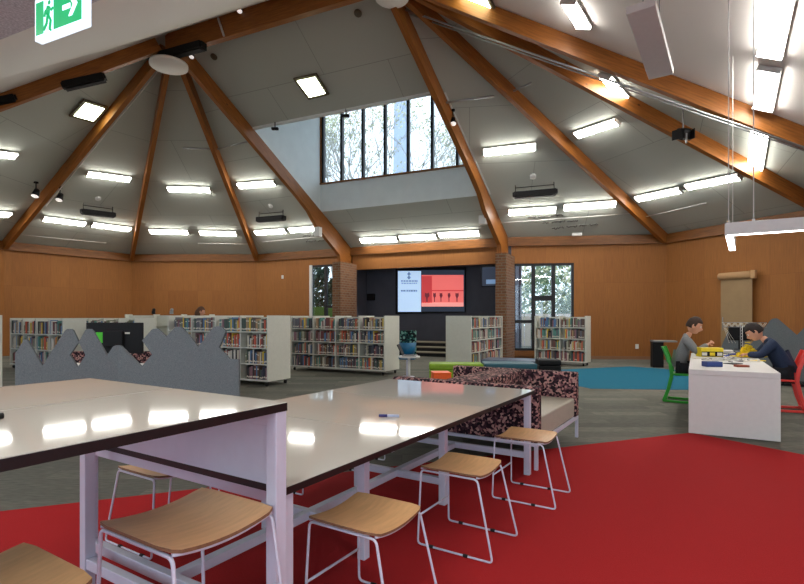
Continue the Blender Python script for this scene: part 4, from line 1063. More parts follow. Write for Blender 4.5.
# kraft paper roll on the right wall
cd = (Dd-C); cd.z = 0; cd.normalize(); PW = (V3(C.x, C.y)+0*cd, vCD[1])
s0, s1 = along(C, Dd, 724), along(C, Dd, 755.5); r0, r1 = along(C, Dd, 722), along(C, Dd, 756)
nn = vCD[1]; base = V3(C.x, C.y)
zt_ = hit(735, 276, vCD).z; print('paper', zt_, s0, s1)
o = empty('paper_roll_dispenser', base+cd*((s0+s1)/2)+nn*.05, 'brown kraft paper roll hung on the timber wall with its sheet hanging down', 'paper roll', cdr)
wd = s1-s0; wr = r1-r0; sgn = 1
b = MB(); b.cyl((-wr/2, 0, zt_), (wr/2-.06, 0, zt_), .10, M['paperroll'], 24); b.build('roll', o)
yy = Vector((0, 0, 0))
b = MB(); b.box((0, 0, (zt_+.28)/2), (wd, .012, zt_-.28), M['paper']); b.build('hanging_sheet', o)
b = MB(); b.box((wr/2, 0, zt_), (.12, .1, .22), M['paperroll'], bev=.01); b.cyl((-wr/2-.05, 0, zt_), (-wr/2, 0, zt_), .03, M['grey'], 10); b.build('bracket', o)
for ch in o.children: ch.location = Rz(-cdr)@(nn*.08)

# black plinth with grey top against the wall
c = F(658, 367.5, 0); o = empty('plinth_table', c, 'black sided side table with a pale grey top against the timber wall', 'side table', -.25)
hz = H-(340.5-HY)*c.y/FPX
b = MB(); b.box((-.0, .12, hz/2-.02), (.26, .3, hz-.04), M['black']); b.build('black_leg_panel', o)
b = MB(); b.box((.16, .12, hz-.02), (.58, .42, .04), M['grey'], bev=.004); b.build('tabletop', o)

# ================================================================= PENDANT LAMP
pc = D(725, 223, 6.4); pc.z -= .075
wP = Vector((.866, -.50, 0)).normalized()
o = empty('pendant_lamp', pc, 'white rectangular linear pendant lamp hanging over the construction table', 'pendant lamp', math.atan2(wP.y, wP.x))
zb0 = -.07; LW, LU = 2.0, 1.75      # local x = wP ; local y = uP
hB = .15
def barp(nm, x0, x1, y0, y1, dw=.015, sh=0):
    b = MB(); b.box(((x0+x1)/2, (y0+y1)/2, 0), (abs(x1-x0), abs(y1-y0), hB), M['white'], bev=.004)
    for q in b.v: q.x += sh*q.y
    b.build('lamp_bar', o)
    b = MB(); b.box(((x0+x1)/2, (y0+y1)/2, -hB/2-.004), (abs(x1-x0)-dw, abs(y1-y0)-dw, .012), M['pend'])
    for q in b.v: q.x += sh*q.y
    b.build('diffuser', o)
barp('a', 0, LW, 0, .09, .05); barp('b', 0, .09, .09, LU, .012, .07); 
def ceilz(p):
    best = None
    for k in ('EF', 'DE', 'FG', 'CD'):
        P = PLN[k]; n = P[1]; z = P[0].z-((p.x-P[0].x)*n.x+(p.y-P[0].y)*n.y)/n.z
        best = z if best is None or z < best else best
    return best
Rp = Rz(math.atan2(wP.y, wP.x))
for x, y in ((.04, .045), (.30, .045), (LW-.05, .045), (.05+.12, LU-.05)):
    b = MB(); pw = pc+Rp@V3(x, y); z = ceilz(pw)-pc.z-.02; b.cyl((x, y, hB/2), (x, y, z), .007, M['white'], 6); b.cyl((x, y, hB/2), (x, y, hB/2+.03), .016, M['white'], 8); b.build('suspension_wire', o)
print('pendant', pc, ceilz(pc))

# ================================================================= CONSTRUCTION TABLE
k0 = V3(3.31, 5.89); wK = V3(.83, -.48).normalized(); uK = V3(-wK.y, wK.x)
KL, KW, KH = 3.1, .86, .747
o = empty('white_block_table', k0, 'white slab sided table covered with construction toys, boys on both sides', 'table', math.atan2(wK.y, wK.x))
b = MB(); b.box((KW/2, KL/2, KH-.03), (KW, KL, .06), M['white'], bev=.004); b.build('tabletop', o)
for y in (.02, KL-.02):
    b = MB(); b.box((KW/2, y, (KH-.06)/2+.006), (KW, .04, KH-.075), M['white']); b.build('slab_end', o)
def onK(px, py): return F(px, py, KH)
rk = math.atan2(wK.y, wK.x)
def kbox(nm, px, py, sz, m, label, cat='box', rz=0.0, extra=None, z=0):
    c = onK(px, py); o = empty(nm, c+V3(0, 0, .001+z), label, cat, rk+rz)
    b = MB(); b.box((0, 0, sz[2]/2), sz, m, bev=.004); b.build('box_body', o)
    if extra: extra(o, sz)
    return o
def ex1(o, sz):
    b = MB(); b.box((0, -sz[1]/2-.001, sz[2]*.32), (sz[0]*.96, .004, sz[2]*.55), M['black'])
    for x in (-.35, 0, .33): b.box((x*sz[0], -sz[1]/2-.004, sz[2]*.32), (.07, .003, sz[2]*.35), M['label'] if x else M['yellow'])
    b.build('black_side_print', o)
kbox('toy_box', 709.5, 356.5, (.31, .2, .135), M['yellow'], 'yellow topped construction toy box with black printed side', rz=.35, extra=ex1)
def ex2(o, sz):
    b = MB(); b.box((0, 0, sz[2]+.001), (sz[0]*.8, sz[1]*.6, .003), M['carblue']); b.build('lid_print', o)
kbox('card_box', 712, 366.5, (.185, .13, .06), M['bluebox'], 'blue card box nearest the front left of the white table', rz=.45, extra=ex2)
kbox('card_box', 741.5, 367, (.14, .09, .025), M['redbox'], 'small flat red brown card box on the white table front', rz=.4)
kbox('booklet', 700, 358.5, (.2, .15, .008), M['label'], 'pale instruction booklet at the left edge of the white table', 'booklet', rz=.3)
kbox('booklet', 733, 364, (.18, .14, .01), M['black'], 'black covered booklet left of the red brown box', 'booklet', rz=.9)
kbox('booklet', 747, 361.5, (.26, .18, .008), M['label'], 'pale open instruction booklet below the yellow pile', 'booklet', rz=.2)
kbox('booklet', 729, 358.5, (.2, .14, .012), M['bluebox'], 'dark blue booklet beside the yellow topped box', 'booklet', rz=-.2)
kbox('booklet', 758, 361, (.16, .1, .01), M['yellow'], 'small yellow card right of the pale open booklet', 'booklet', rz=.6)
kbox('parts_tray', 725, 352.5, (.22, .16, .04), M['white'], 'low white parts tray behind the yellow topped box', 'tray', rz=.1)
rnd = random.Random(11)
def pile(cx, cy, sx, sy, n, ms, label, hmax=.05):
    c = onK(cx, cy); b = MB()
    for i in range(n):
        x, y = rnd.gauss(0, sx), rnd.gauss(0, sy); hh = hmax*max(0, 1-(abs(x)/(2.2*sx))-(abs(y)/(3*sy)))
        R = Euler((rnd.uniform(-.6, .6)*.4, rnd.uniform(-.5, .5)*.4, rnd.uniform(0, PI))).to_matrix()
        b.box(V3(x, y, .012+rnd.uniform(0, max(hh, .001))), (rnd.uniform(.03, .07), .015, .012), rnd.choice(ms), R)
    ob = b.build('toy_pieces', loc=c+V3(0, 0, .004)); tag(ob, label, 'toy pieces', kind='stuff'); return ob
pile(748, 357, .085, .07, 380, [M['yellow']], 'heap of bright yellow construction pieces on the white table', .22)
pile(735, 356.5, .10, .05, 60, [M['bluepl'], M['bluepl'], M['label'], M['bluebox']], 'scatter of blue construction pieces left of the yellow heap')
pile(759, 357, .04, .05, 30, [M['bluepl'], M['label']], 'few blue construction pieces right of the yellow heap')
pile(730, 361, .13, .10, 90, [M['label'], M['white'], M['grey']], 'scatter of white and grey construction pieces at table centre')
# lattice crane model
c = onK(740.5, 352); o = empty('crane_model', c+V3(0, 0, .001), 'grey lattice crane model with a long horizontal boom standing on the table', 'toy model', rk+.25)
zt = .45
b = MB(); b.tube([(0, 0, .0), (0, 0, zt+.03)], .008, M['grey'], 6); b.tube([(.03, 0, 0), (.03, 0, zt)], .005, M['white'], 6)
for i in range(8): b.tube([(0, 0, .05+i*.05), (.03, 0, .08+i*.05)], .003, M['white'], 4)
b.box((0, 0, .006), (.14, .1, .012), M['grey']); b.build('mast', o)
b = MB(); x0, x1 = -.27, .38; n_ = 14
for y in (-.03, .03):
    for z in (zt-.02, zt+.055): b.tube([(x0, y, z), (x1, y, z)], .006, M['grey'], 6)
for i in range(n_):
    xa = x0+(x1-x0)*i/n_; xb = x0+(x1-x0)*(i+1)/n_
    for y in (-.03, .03): b.tube([(xa, y, zt-.02 if i % 2 else zt+.055), (xb, y, zt+.055 if i % 2 else zt-.02)], .005, M['label'], 4)
    b.tube([(xa, -.03, zt+.055), (xa, .03, zt+.055)], .004, M['label'], 4)
b.tube([(x0, 0, zt-.08), (x0, 0, zt+.15)], .006, M['grey'], 6); b.build('boom', o)
b = MB()
for i in range(6): b.tube([(x0+.02+i*.01, 0, zt-.03), (x0+.1+i*.05, .0, .15)], .0025, M['label'], 4) if i < 3 else None
b.build('strings', o)
c = onK(741, 349.5); o = empty('toy_crate', c+V3(0, .02, .001), 'black box shaped toy behind the grey crane model', 'toy', rk)
b = MB(); b.box((0, .0, .30), (.38, .08, .27), M['black'], bev=.03); b.build('toy_body', o)
b = MB(); b.box((0, .0, .085), (.06, .06, .17), M['black']); b.box((0, 0, .006), (.2, .14, .012), M['black']); b.build('stand', o)

# ---------------------------------------------------------------- chairs
def kidchair(loc, rz, m, label):
    o = empty('tilting_chair', loc, label, 'chair', rz)
    for s in (-1, 1):
        x = s*.2; b = MB()
        def slab(pts, w=.05, t=.035):
            for i in range(len(pts)-1):
                p, q = Vector(pts[i]), Vector(pts[i+1]); d = (q-p); l = d.length; d.normalize(); X = Vector((1, 0, 0)); Y = d.cross(X).normalized()
                b.box((p+q)/2, (t, w, l+.025), m, basis(X, Y, d), bev=.006)
        slab([(x, -.28, .03), (x, -.22, .20), (x, -.17, .44), (x, -.19, .60), (x*.95, -.235, .74), (x*.9, -.28, .86)])
        slab([(x, -.28, .025), (x, -.02, .018), (x, .2, .03), (x, .27, .055)], .035)
        slab([(x, .26, .055), (x, .19, .42)], .03)
        b.build('side_frame', o)
    b = MB(); b.box((0, .02, .445), (.40, .40, .03), m, bev=.012); b.build('seat', o)
    b = MB(); nx = 9; vs = []
    for lay in (0, .018):
        for j, (y, z) in enumerate(((-.2, .62), (-.225, .71), (-.25, .79), (-.285, .87))):
            for i in range(nx):
                t = -1+2*i/(nx-1); vs.append((t*.19, y-.03*(1-t*t)-lay, z))
    I = lambda l, j, i: l*4*nx+j*nx+i
    fs = [(I(l, j, i), I(l, j, i+1), I(l, j+1, i+1), I(l, j+1, i)) for l in (0, 1) for j in range(3) for i in range(nx-1)]
    fs += [(I(0, j, i), I(0, j, i+1), I(1, j, i+1), I(1, j, i)) for j in (0, 3) for i in range(nx-1)]+[(I(0, j, i), I(0, j+1, i), I(1, j+1, i), I(1, j, i)) for j in range(3) for i in (0, nx-1)]
    b.add(vs, fs, m, False); b.build('backrest', o)
    b = MB(); b.box((0, -.25, .05), (.37, .03, .03), m); b.box((0, .2, .035), (.37, .03, .02), m); b.build('cross_bar', o)
    return o
C1 = V3(4.50, 8.13); C2 = V3(5.50, 7.42)
r1_ = math.atan2(wK.y, wK.x)-PI/2            # local +y -> wK
kidchair(C1, r1_, M['chairgreen'], 'green plastic tilting chair under the boy in grey')
kidchair(C2, r1_+PI, M['chairred'], 'red plastic tilting chair under the boy in navy')

# ---------------------------------------------------------------- people
def skin_mesh(name, verts, edges, m, sub=2, root=0):
    me = bpy.data.meshes.new(name); me.from_pydata([v[:3] for v in verts], edges, [])
    ob = bpy.data.objects.new(name, me); COL.objects.link(ob)
    sk = ob.modifiers.new('s', 'SKIN'); sk.use_smooth_shade = True
    if not me.skin_vertices: me.attributes.new('skin', 'FLOAT', 'POINT') if False else None
    lay = me.skin_vertices[0].data if me.skin_vertices else None
    if lay:
        for i, v in enumerate(verts):
            r = v[3] if isinstance(v[3], tuple) else (v[3], v[3]); lay[i].radius = r; lay[i].use_root = (i == root)
    ss = ob.modifiers.new('u', 'SUBSURF'); ss.levels = sub; ss.render_levels = sub
    return ob
def evalmesh(ob, name):
    dg = bpy.context.evaluated_depsgraph_get(); dg.update(); ev = ob.evaluated_get(dg)
    me = bpy.data.meshes.new_from_object(ev, preserve_all_data_layers=False, depsgraph=dg); me.name = name; return me
def with_skin(me_ob):
    return me_ob
def mkskin(name, verts, edges, sub=2, root=0):
    me = bpy.data.meshes.new(name); bm = bmesh.new(); lay = bm.verts.layers.skin.verify()
    vv = []
    for i, v in enumerate(verts):
        q = bm.verts.new(v[:3]); r = v[3]; q[lay].radius = (r, r) if not isinstance(r, tuple) else r; q[lay].use_root = (i == root); vv.append(q)
    for a, b_ in edges: bm.edges.new((vv[a], vv[b_]))
    bm.to_mesh(me); bm.free()
    ob = bpy.data.objects.new(name, me); COL.objects.link(ob)
    sk = ob.modifiers.new('s', 'SKIN'); sk.use_smooth_shade = True
    ss = ob.modifiers.new('u', 'SUBSURF'); ss.levels = sub; ss.render_levels = sub
    m2 = evalmesh(ob, name); bpy.data.objects.remove(ob); return m2
def headmesh(c, fwd, up, s=1.0):
    """sculpted head: returns MB verts/faces ; c = head centre"""
    fwd = Vector(fwd).normalized(); up = Vector(up); up = (up-fwd*up.dot(fwd)).normalized(); rt = fwd.cross(up)
    seg, rings = 28, 20; vs = []; fs = []
    for i in range(rings+1):
        t = PI*i/rings
        for j in range(seg):
            a = 2*PI*j/seg; x = math.sin(t)*math.cos(a); y = math.sin(t)*math.sin(a); z = math.cos(t)   # x fwd
            X, Y, Z = x*.092, y*.074, z*.112
            if z < 0: 
                X += .012*(-z)*(1 if x > 0 else -.6); Y *= 1-.28*(-z); 
                if x < 0: X *= 1-.35*(-z)
            if x > 0:
                X -= .010*math.exp(-((z-.08)/.12)**2)*math.exp(-((abs(y)-.4)/.16)**2)          # eye sockets
                X += .026*math.exp(-((z+.22)/.13)**2)*math.exp(-(y/.15)**2)                     # nose
                X += .008*math.exp(-((z+.05)/.2)**2)*math.exp(-(y/.12)**2)
                X += .008*math.exp(-((z+.50)/.07)**2)*math.exp(-(y/.3)**2)                      # lips
                X -= .006*math.exp(-((z+.62)/.05)**2)*math.exp(-(y/.3)**2)
                X += .010*math.exp(-((z+.82)/.12)**2)*math.exp(-(y/.35)**2)                     # chin
            vs.append(Vector(c)+(fwd*X+rt*Y+up*Z)*s)
    for i in range(rings):
        for j in range(seg): fs.append((i*seg+j, i*seg+(j+1) % seg, (i+1)*seg+(j+1) % seg, (i+1)*seg+j))
    mb = MB(); mb.add(vs, fs, M['skin'], True)
    for sd in (-1, 1):
        cc = Vector(c)+rt*sd*.076*s+fwd*-.008*s-up*.01*s; k = 10
        q = [cc+(fwd*.018*math.cos(2*PI*j/k)*(-1)+up*.032*math.sin(2*PI*j/k)-rt*0)*s+rt*sd*(.008+.006*math.cos(2*PI*j/k))*s for j in range(k)]
        mb.quadbox(q, -rt*sd, .014*s, M['skin'])
    return mb, fwd, rt, up
def merge_remesh(name, meshes, mbs, vox, mt, parent, smooth=True):
    bm = bmesh.new()
    for me in meshes: bm.from_mesh(me)
    for mb in mbs: t = mb.mesh('t'); bm.from_mesh(t)
    me = bpy.data.meshes.new(name); bm.to_mesh(me); bm.free()
    ob = bpy.data.objects.new(name, me); COL.objects.link(ob)
    md = ob.modifiers.new('r', 'REMESH'); md.mode = 'VOXEL'; md.voxel_size = vox; md.use_smooth_shade = True
    sm = ob.modifiers.new('m', 'SMOOTH'); sm.iterations = 2; sm.factor = .4
    m2 = evalmesh(ob, name); bpy.data.objects.remove(ob)
    m2.materials.clear(); m2.materials.append(mt)
    for p in m2.polygons: p.use_smooth = True; p.material_index = 0
    o = bpy.data.objects.new(name, m2); COL.objects.link(o); o.parent = parent; return o
def hand(base, dr, pn, s, side):
    """fingers chains: base wrist, dr = pointing direction, pn = palm normal"""
    dr = Vector(dr).normalized(); pn = Vector(pn); pn = (pn-dr*pn.dot(dr)).normalized(); sd = dr.cross(pn)*side
    out = []; palm = [tuple(base)+(.019*s,), tuple(base+dr*.035*s)+((.034*s, .016*s),), tuple(base+dr*.07*s)+((.034*s, .014*s),)]
    out.append(mkskin('palm', palm, [(0, 1), (1, 2)], 1))
    for i, (off, ln) in enumerate(((-.027, .055), (-.009, .064), (.009, .060), (.026, .048))):
        p0 = base+dr*.06*s+sd*off*s; p1 = p0+(dr*.9+pn*.25)*.45*ln*s; p2 = p1+(dr*.6+pn*.7)*.35*ln*s; p3 = p2+(dr*.1+pn*.95)*.3*ln*s
        out.append(mkskin('finger', [tuple(p0)+(.0085*s,), tuple(p1)+(.008*s,), tuple(p2)+(.0072*s,), tuple(p3)+(.006*s,)], [(0, 1), (1, 2), (2, 3)], 1))
    p0 = base+dr*.02*s-sd*.024*s; p1 = p0+(dr*.5-sd*.6+pn*.5).normalized()*.032*s; p2 = p1+(dr*.8+pn*.5).normalized()*.028*s
    out.append(mkskin('thumb', [tuple(p0)+(.011*s,), tuple(p1)+(.0095*s,), tuple(p2)+(.0075*s,)], [(0, 1), (1, 2)], 1))
    return out
def hairmesh(c, fwd, rt, up, s, mt, parent, length=0, name='hair'):
    seg, rings = 28, 18; vs = []; fs = []; rn = random.Random(2)
    for i in range(rings+1):
        t = PI*.66*i/rings
        for j in range(seg):
            a = 2*PI*j/seg; x = math.sin(t)*math.cos(a); y = math.sin(t)*math.sin(a); z = math.cos(t)
            # hairline: raise it at the face
            lim = .42 if x > .35 else (-.12 if x > -.1 else -.42)
            k = 1.10+rn.uniform(-.015, .03)
            zz = max(z, lim)
            q = math.sqrt(max(0, 1-zz*zz)); n = math.hypot(x, y) or 1
            if z < lim: x, y, z = x/n*q*.985, y/n*q*.985, lim; k = 1.0
            vs.append(Vector(c)+(fwd*(x*.092*k-.004)+rt*y*.076*k+up*(z*.112*k+.003))*s)
    for i in range(rings):
        for j in range(seg): fs.append((i*seg+j, i*seg+(j+1) % seg, (i+1)*seg+(j+1) % seg, (i+1)*seg+j))
    b = MB(); b.add(vs, fs, mt, True); 
    if length:
        b.ball(Vector(c)-fwd*.05*s-up*.07*s, .085*s, mt, (.9, .9, 1.3))
    return b.build(name, parent)
def face(c, fwd, rt, up, s, parent):
    b = MB()
    for sd in (-1, 1):
        p = Vector(c)+(fwd*.078+rt*sd*.031+up*.008)*s; b.ball(p, .0105*s, M['white'], seg=10, rings=7); b.ball(p+fwd*.006*s, .0062*s, M['black'], seg=8, rings=6)
    b.build('eyes', parent)
    b = MB()
    for sd in (-1, 1):
        p = Vector(c)+(fwd*.087+rt*sd*.032+up*.030)*s; b.tube([p-rt*sd*.014*s, p+up*.003*s, p+rt*sd*.016*s-fwd*.006*s], .0028*s, M['hairk'], 5)
    b.build('eyebrows', parent)
    b = MB(); p = Vector(c)+(fwd*.097-up*.056)*s; b.tube([p-rt*.018*s-fwd*.005*s, p, p+rt*.018*s-fwd*.005*s], .0035*s, M['redbox'], 5); b.build('mouth', parent)
def person(loc, rz, label, J, s, shirt, hair, head_fwd, hairlen=0, cuff=.92, hsc=1.0):
    """J: dict of joints in local coords (y forward, x right)"""
    o = empty('person', loc, label, 'person', rz)
    g = lambda k: Vector(J[k])
    hc = g('head'); hf = Vector(head_fwd).normalized(); upv = Vector((0, 0, 1))
    s0_ = s; hd_ = s*hsc; hm, fw, rt, up = headmesh(hc, hf, upv, hd_)
    nk = hc-up*.10*hd_-fw*.02*s
    body = [(*g('pelvis'), .092*s), (*g('waist'), .075*s), (*g('chest'), (.075*s, .066*s)), (*g('neck'), .045*s), (*nk, .046*s)]
    ed = [(0, 1), (1, 2), (2, 3), (3, 4)]
    for sd in ('l', 'r'):
        i = len(body); body += [(*g('sh'+sd), .042*s), (*g('el'+sd), .034*s), (*g('wr'+sd), .022*s)]; ed += [(2, i), (i, i+1), (i+1, i+2)]
        i = len(body); body += [(*g('hip'+sd), .078*s), (*g('kn'+sd), .052*s), (*g('an'+sd), .034*s), (*g('to'+sd), .03*s)]; ed += [(0, i), (i, i+1), (i+1, i+2), (i+2, i+3)]
    bm_ = mkskin('b', body, ed, 2)
    hands = []
    for sd, k in (('l', -1), ('r', 1)):
        w_ = g('wr'+sd); dr = (Vector(J.get('ha'+sd, w_+(w_-g('el'+sd)))) - w_)
        hands += hand(w_-dr.normalized()*.01, dr, Vector(J.get('pn'+sd, (0, 0, -1))), s*.95, k)
    body_ob = merge_remesh('body', [bm_]+hands, [hm], .0046, M['skin'], o)
    # shirt
    sv_ = [(*(g('pelvis')*1.0), .125*s), (*g('waist'), .128*s), (*g('chest'), (.165*s, .14*s)), (*(g('neck')*1.06-g('chest')*.06), .078*s)]
    se = [(0, 1), (1, 2), (2, 3)]
    for sd in ('l', 'r'):
        i = len(sv_); w_ = g('el'+sd)+(g('wr'+sd)-g('el'+sd))*cuff; sv_ += [(*g('sh'+sd), .072*s), (*g('el'+sd), .056*s), (*w_, .037*s)]; se += [(2, i), (i, i+1), (i+1, i+2)]
    me = mkskin('shirt', sv_, se, 2, root=1); me.materials.clear(); me.materials.append(shirt)
    sh = bpy.data.objects.new('shirt', me); COL.objects.link(sh); sh.parent = o
    tv = [(*g('pelvis'), .118*s)]; te = []
    for sd in ('l', 'r'):
        i = len(tv); a_ = g('kn'+sd)+(g('an'+sd)-g('kn'+sd))*.9; tv += [(*g('hip'+sd), .094*s), (*g('kn'+sd), .067*s), (*a_, .05*s)]; te += [(0, i), (i, i+1), (i+1, i+2)]
    me = mkskin('trousers', tv, te, 2); me.materials.clear(); me.materials.append(M['darkcloth'])
    tr = bpy.data.objects.new('trousers', me); COL.objects.link(tr); tr.parent = o
    for sd in ('l', 'r'):
        a_ = g('an'+sd); t = g('to'+sd); me = mkskin('shoe', [(*(a_-Vector((0, .02, .02))), .042*s), (*((a_+t)/2-Vector((0, 0, .01))), .042*s), (*t, .036*s)], [(0, 1), (1, 2)], 2)
        me.materials.clear(); me.materials.append(M['black']); so = bpy.data.objects.new('shoe', me); COL.objects.link(so); so.parent = o
    hairmesh(hc, fw, rt, up, hd_, hair, o, hairlen); face(hc, fw, rt, up, hd_, o)
    return o
s_ = .90
J1 = dict(pelvis=(0, -.08, .55), waist=(0, -.06, .68), chest=(0, -.02, .90), neck=(0, .06, 1.06), head=(0, .14, 1.215),
          shl=(-.14, .02, 1.0), shr=(.14, .02, 1.0), ell=(-.17, .18, .80), elr=(.17, .18, .80), wrl=(-.05, .33, .93), wrr=(.07, .33, .93),
          hipl=(-.08, -.03, .54), hipr=(.08, -.03, .54), knl=(-.10, .28, .53), knr=(.10, .28, .53), anl=(-.10, .26, .10), anr=(.10, .26, .10), tol=(-.10, .38, .045), tor=(.10, .38, .045),
          hal=(-.02, .40, .98), har=(.03, .40, .98), pnl=(.8, .2, -.3), pnr=(-.8, .2, -.3))
person(C1+wK*.0, r1_, 'boy with short brown hair in a grey shirt, seated on the green chair', J1, 1.0, M['greyshirt'], M['hairb'], (0, .93, -.38), hsc=1.14)
J2 = dict(pelvis=(0, -.10, .55), waist=(0, -.08, .69), chest=(0, .06, .88), neck=(0, .18, 1.02), head=(0, .31, 1.13),
          shl=(-.15, .11, .97), shr=(.15, .11, .97), ell=(-.21, .24, .80), elr=(.21, .24, .80), wrl=(-.12, .42, .80), wrr=(.12, .42, .80),
          hipl=(-.08, -.05, .54), hipr=(.08, -.05, .54), knl=(-.11, .27, .53), knr=(.11, .27, .53), anl=(-.11, .22, .10), anr=(.11, .22, .10), tol=(-.11, .34, .045), tor=(.11, .34, .045),
          hal=(-.08, .50, .785), har=(.06, .50, .785), pnl=(0, 0, -1), pnr=(0, 0, -1))
person(C2, r1_+PI, 'boy with dark hair in a navy shirt, leaning over the table from the red chair', J2, 1.1, M['navyshirt'], M['hairk'], (0, .78, -.62), hsc=1.04)
J3 = dict(pelvis=(0, 0, .86), waist=(0, .0, 1.0), chest=(0, .02, 1.2), neck=(0, .04, 1.36), head=(0, .08, 1.49),
          shl=(-.16, .02, 1.29), shr=(.16, .02, 1.29), ell=(-.2, .02, 1.05), elr=(.2, .02, 1.05), wrl=(-.14, .2, 1.0), wrr=(.14, .2, 1.0),
          hipl=(-.09, 0, .83), hipr=(.09, 0, .83), knl=(-.1, .02, .47), knr=(.1, .02, .47), anl=(-.1, -.02, .08), anr=(.1, -.02, .08), tol=(-.1, .13, .04), tor=(.1, .13, .04))
pc3 = D(197.5, 315, 12.6)
person(V3(pc3.x, pc3.y), -.9, 'person with brown hair and dark blue top standing behind the shelves', J3, .98, M['navyshirt'], M['hairl'], (.3, .9, -.3), hairlen=1)

# ================================================================= OUTSIDE
w = MB(); w.prism([(-60, 19.5), (60, 17.6), (60, 90), (-60, 90)], -.4, -.25, M['asphalt']); struct('ground_outside', w)
def tree(loc, h, seed, label, leafm, depth=6, spread=.55, r0=.16, leaves=0, leafs=.12, kind=0, leafr=1.0, bare=True):
    rnd = random.Random(seed); o = empty('tree', loc, label, 'tree'); b = MB(); lf = MB()
    def grow(p, d, l, r, k):
        q = p+d*l; b.tube([p, (p+q)/2+Vector((rnd.uniform(-1, 1), rnd.uniform(-1, 1), 0))*l*.05, q], [r, r*.85, r*.7], M['bark'], 5)
        if k == 0 or r < .012:
            for _ in range(leaves):
                c = q+Vector((rnd.gauss(0, 1), rnd.gauss(0, 1), rnd.gauss(0, 1)))*.35*leafr
                a = Vector((rnd.uniform(-1, 1), rnd.uniform(-1, 1), rnd.uniform(-1, 1))).normalized(); s = a.orthogonal().normalized(); t = a.cross(s); z = leafs*rnd.uniform(.6, 1.3)
                lf.add([c-s*z, c-t*z*.5, c+s*z, c+t*z*.5], [(0, 1, 2, 3)], leafm)
            return
        for _ in range(3 if k > 2 else 2+rnd.randint(0, 1)):
            nd = (d+Vector((rnd.uniform(-1, 1), rnd.uniform(-1, 1), rnd.uniform(-.25, .7)))*spread).normalized()
            grow(q, nd, l*rnd.uniform(.68, .86), r*.66, k-1)
    grow(Vector((0, 0, -.3)), Vector((0, 0, 1)), h*.25, r0, depth)
    b.build('trunk_and_branches', o)
    if lf.v: lf.build('foliage', o)
    return o
tree(V3(-4.5, 34), 15.5, 1, 'bare spreading tree outside the left clerestory panes', M['leaf2'], 6, .7, .13, 2, .10)
tree(V3(-.6, 33), 16, 2, 'spring tree in pale leaf before the pale tower outside', M['leaf2'], 6, .62, .13, 5, .10)
tree(V3(3.2, 32), 14.5, 4, 'bare tree outside the right clerestory panes', M['leaf2'], 6, .65, .13, 2, .10)
# pale tower
o = empty('tower', V3(.0, 62), 'pale tapering tower seen through the clerestory window', 'tower')
zt0 = 26; b = MB()
b.add([(-1.3, -1.3, 0), (1.3, -1.3, 0), (1.3, 1.3, 0), (-1.3, 1.3, 0), (-.85, -.85, 34), (.85, -.85, 34), (.85, .85, 34), (-.85, .85, 34)], [(0, 1, 2, 3), (4, 5, 6, 7), (0, 1, 5, 4), (1, 2, 6, 5), (2, 3, 7, 6), (3, 0, 4, 7)], M['concrete']); b.box((0, 0, 35), (2.2, 2.2, 2), M['concrete']); b.build('tower_shaft', o)
# greenery beyond the tall windows
def bush(loc, r, n, seed, label, mt, sz=(1, 1, 1), name='shrub'):
    rnd = random.Random(seed); o = empty(name, loc, label, name); b = MB()
    for _ in range(n):
        d = Vector((rnd.gauss(0, 1), rnd.gauss(0, 1), rnd.gauss(0, 1))).normalized()*r*rnd.uniform(.55, 1); d = Vector((d.x*sz[0], d.y*sz[1], d.z*sz[2]+r*sz[2]))
        a = Vector((rnd.uniform(-1, 1), rnd.uniform(-1, 1), rnd.uniform(-1, 1))).normalized(); s = a.orthogonal().normalized(); t = a.cross(s); z = .13*rnd.uniform(.6, 1.4)
        b.add([d-s*z, d-t*z*.5, d+s*z, d+t*z*.5], [(0, 1, 2, 3)], mt)
    b.build('foliage', o); b = MB(); b.tube([(0, 0, -.3), (0, 0, r*sz[2])], .06, M['bark'], 6); b.build('stem', o); return o
bush(V3(7.0, 25.5), 1.4, 700, 5, 'leafy shrub outside the left panes of the tall windows', M['leaf'], (1, 1, 1.5))
bush(V3(9.2, 25.2), 1.4, 700, 6, 'leafy shrub outside the right pane of the tall windows', M['leaf'], (1, 1, 1.3))
bush(V3(8.2, 29), 2.2, 900, 7, 'pale green shrub farther out behind the parked car', M['leaf2'], (1, 1, 1.2))
bush(V3(11.2, 33), 3.2, 3200, 12, 'large pale tree mass behind the fence outside the tall windows', M['leaf'], (1.1, 1, 1.0))
bush(V3(-3.9, 24.4), .8, 1500, 8, 'dark conifer outside the left window beside the brick pier', M['conifer'], (.8, .8, 2.6), 'conifer')
bush(V3(-2.9, 24.8), .8, 1500, 9, 'dark conifer outside nearest the left brick pier', M['conifer'], (.8, .8, 2.6), 'conifer')
b = MB(); b.box((-2.9, 22.3, .75), (2.2, .2, 2.1), M['grass']); tag(b.build('hedge'), 'low bright green hedge outside the left window', 'hedge')
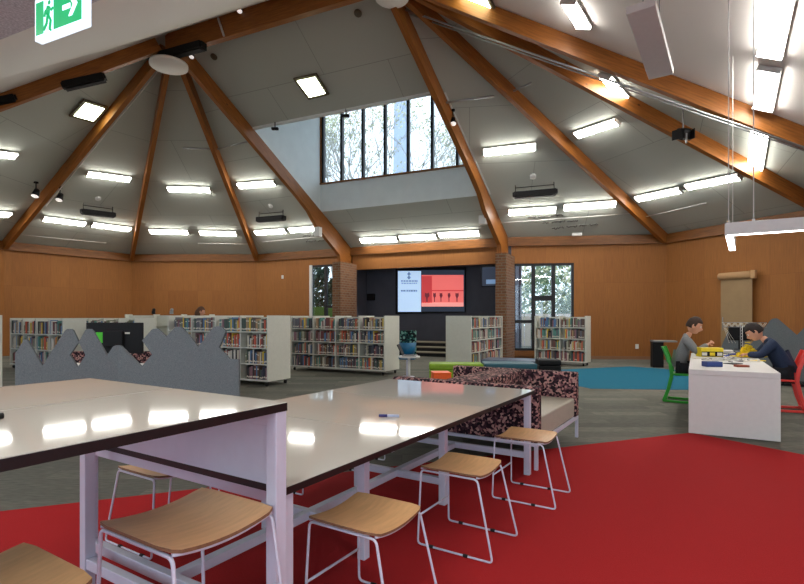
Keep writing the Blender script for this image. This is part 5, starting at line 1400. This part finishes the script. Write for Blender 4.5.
# fence and parked car
o = empty('fence', V3(7.5, 23.6), 'cream board fence outside the tall windows', 'fence', -.1)
for i in range(14):
    b = MB(); b.box((-1.95+i*.3, 0, .75), (.27, .03, 1.5), M['fence']); b.build('board', o)
b = MB(); b.box((0, .03, 1.2), (4.2, .03, .08), M['fence']); b.box((0, .03, .3), (4.2, .03, .08), M['fence']); b.build('rail', o)
o = empty('car', V3(6.5, 20.6, -.25), 'pale blue parked car outside the tall windows', 'car', 1.2)
b = MB(); pr = [(-2, .35), (-2.05, .8), (-1.5, .95), (-.9, 1.42), (.6, 1.45), (1.2, 1.0), (2.0, .85), (2.1, .4)]
k = len(pr); vs = [(x, -.8*(1 if z < 1 else .85), z) for x, z in pr]+[(x, .8*(1 if z < 1 else .85), z) for x, z in pr]
b.add(vs, [list(range(k))[::-1], list(range(k, 2*k))]+[(i, (i+1) % k, k+(i+1) % k, k+i) for i in range(k)], M['carblue']); b.build('car_body', o)
b = MB()
for y in (-.76, .76): b.quadbox([(-1.2, y, .98), (1.0, y, 1.0), (.5, y*.93, 1.38), (-.8, y*.93, 1.36)], (0, math.copysign(1, y), 0), .02, M['black'])
b.quadbox([(-1.52, -.6, .98), (-1.52, .6, .98), (-.95, .55, 1.38), (-.95, -.55, 1.38)], (-1, 0, .5), .02, M['black']); b.build('windows', o)
for x in (-1.3, 1.3):
    for y in (-.78, .78):
        b = MB(); b.cyl((x, y-.1, .32), (x, y+.1, .32), .32, M['rubber'], 20); b.build('wheel', o)

# ================================================================= WORLD AND SUNLESS DAYLIGHT
wd_ = bpy.data.worlds.new('world'); S.world = wd_; wd_.use_nodes = True; nt = wd_.node_tree; nt.nodes.clear()
out = nt.nodes.new('ShaderNodeOutputWorld'); bg = nt.nodes.new('ShaderNodeBackground')
bg.inputs[0].default_value = (.80, .90, 1.0, 1); bg.inputs[1].default_value = 1.9
nt.links.new(bg.outputs[0], out.inputs[0])
S.view_settings.exposure = 0.47
for ob in list(bpy.data.objects):
    if ob.type == 'MESH' and ob.users_collection == (): bpy.data.objects.remove(ob)
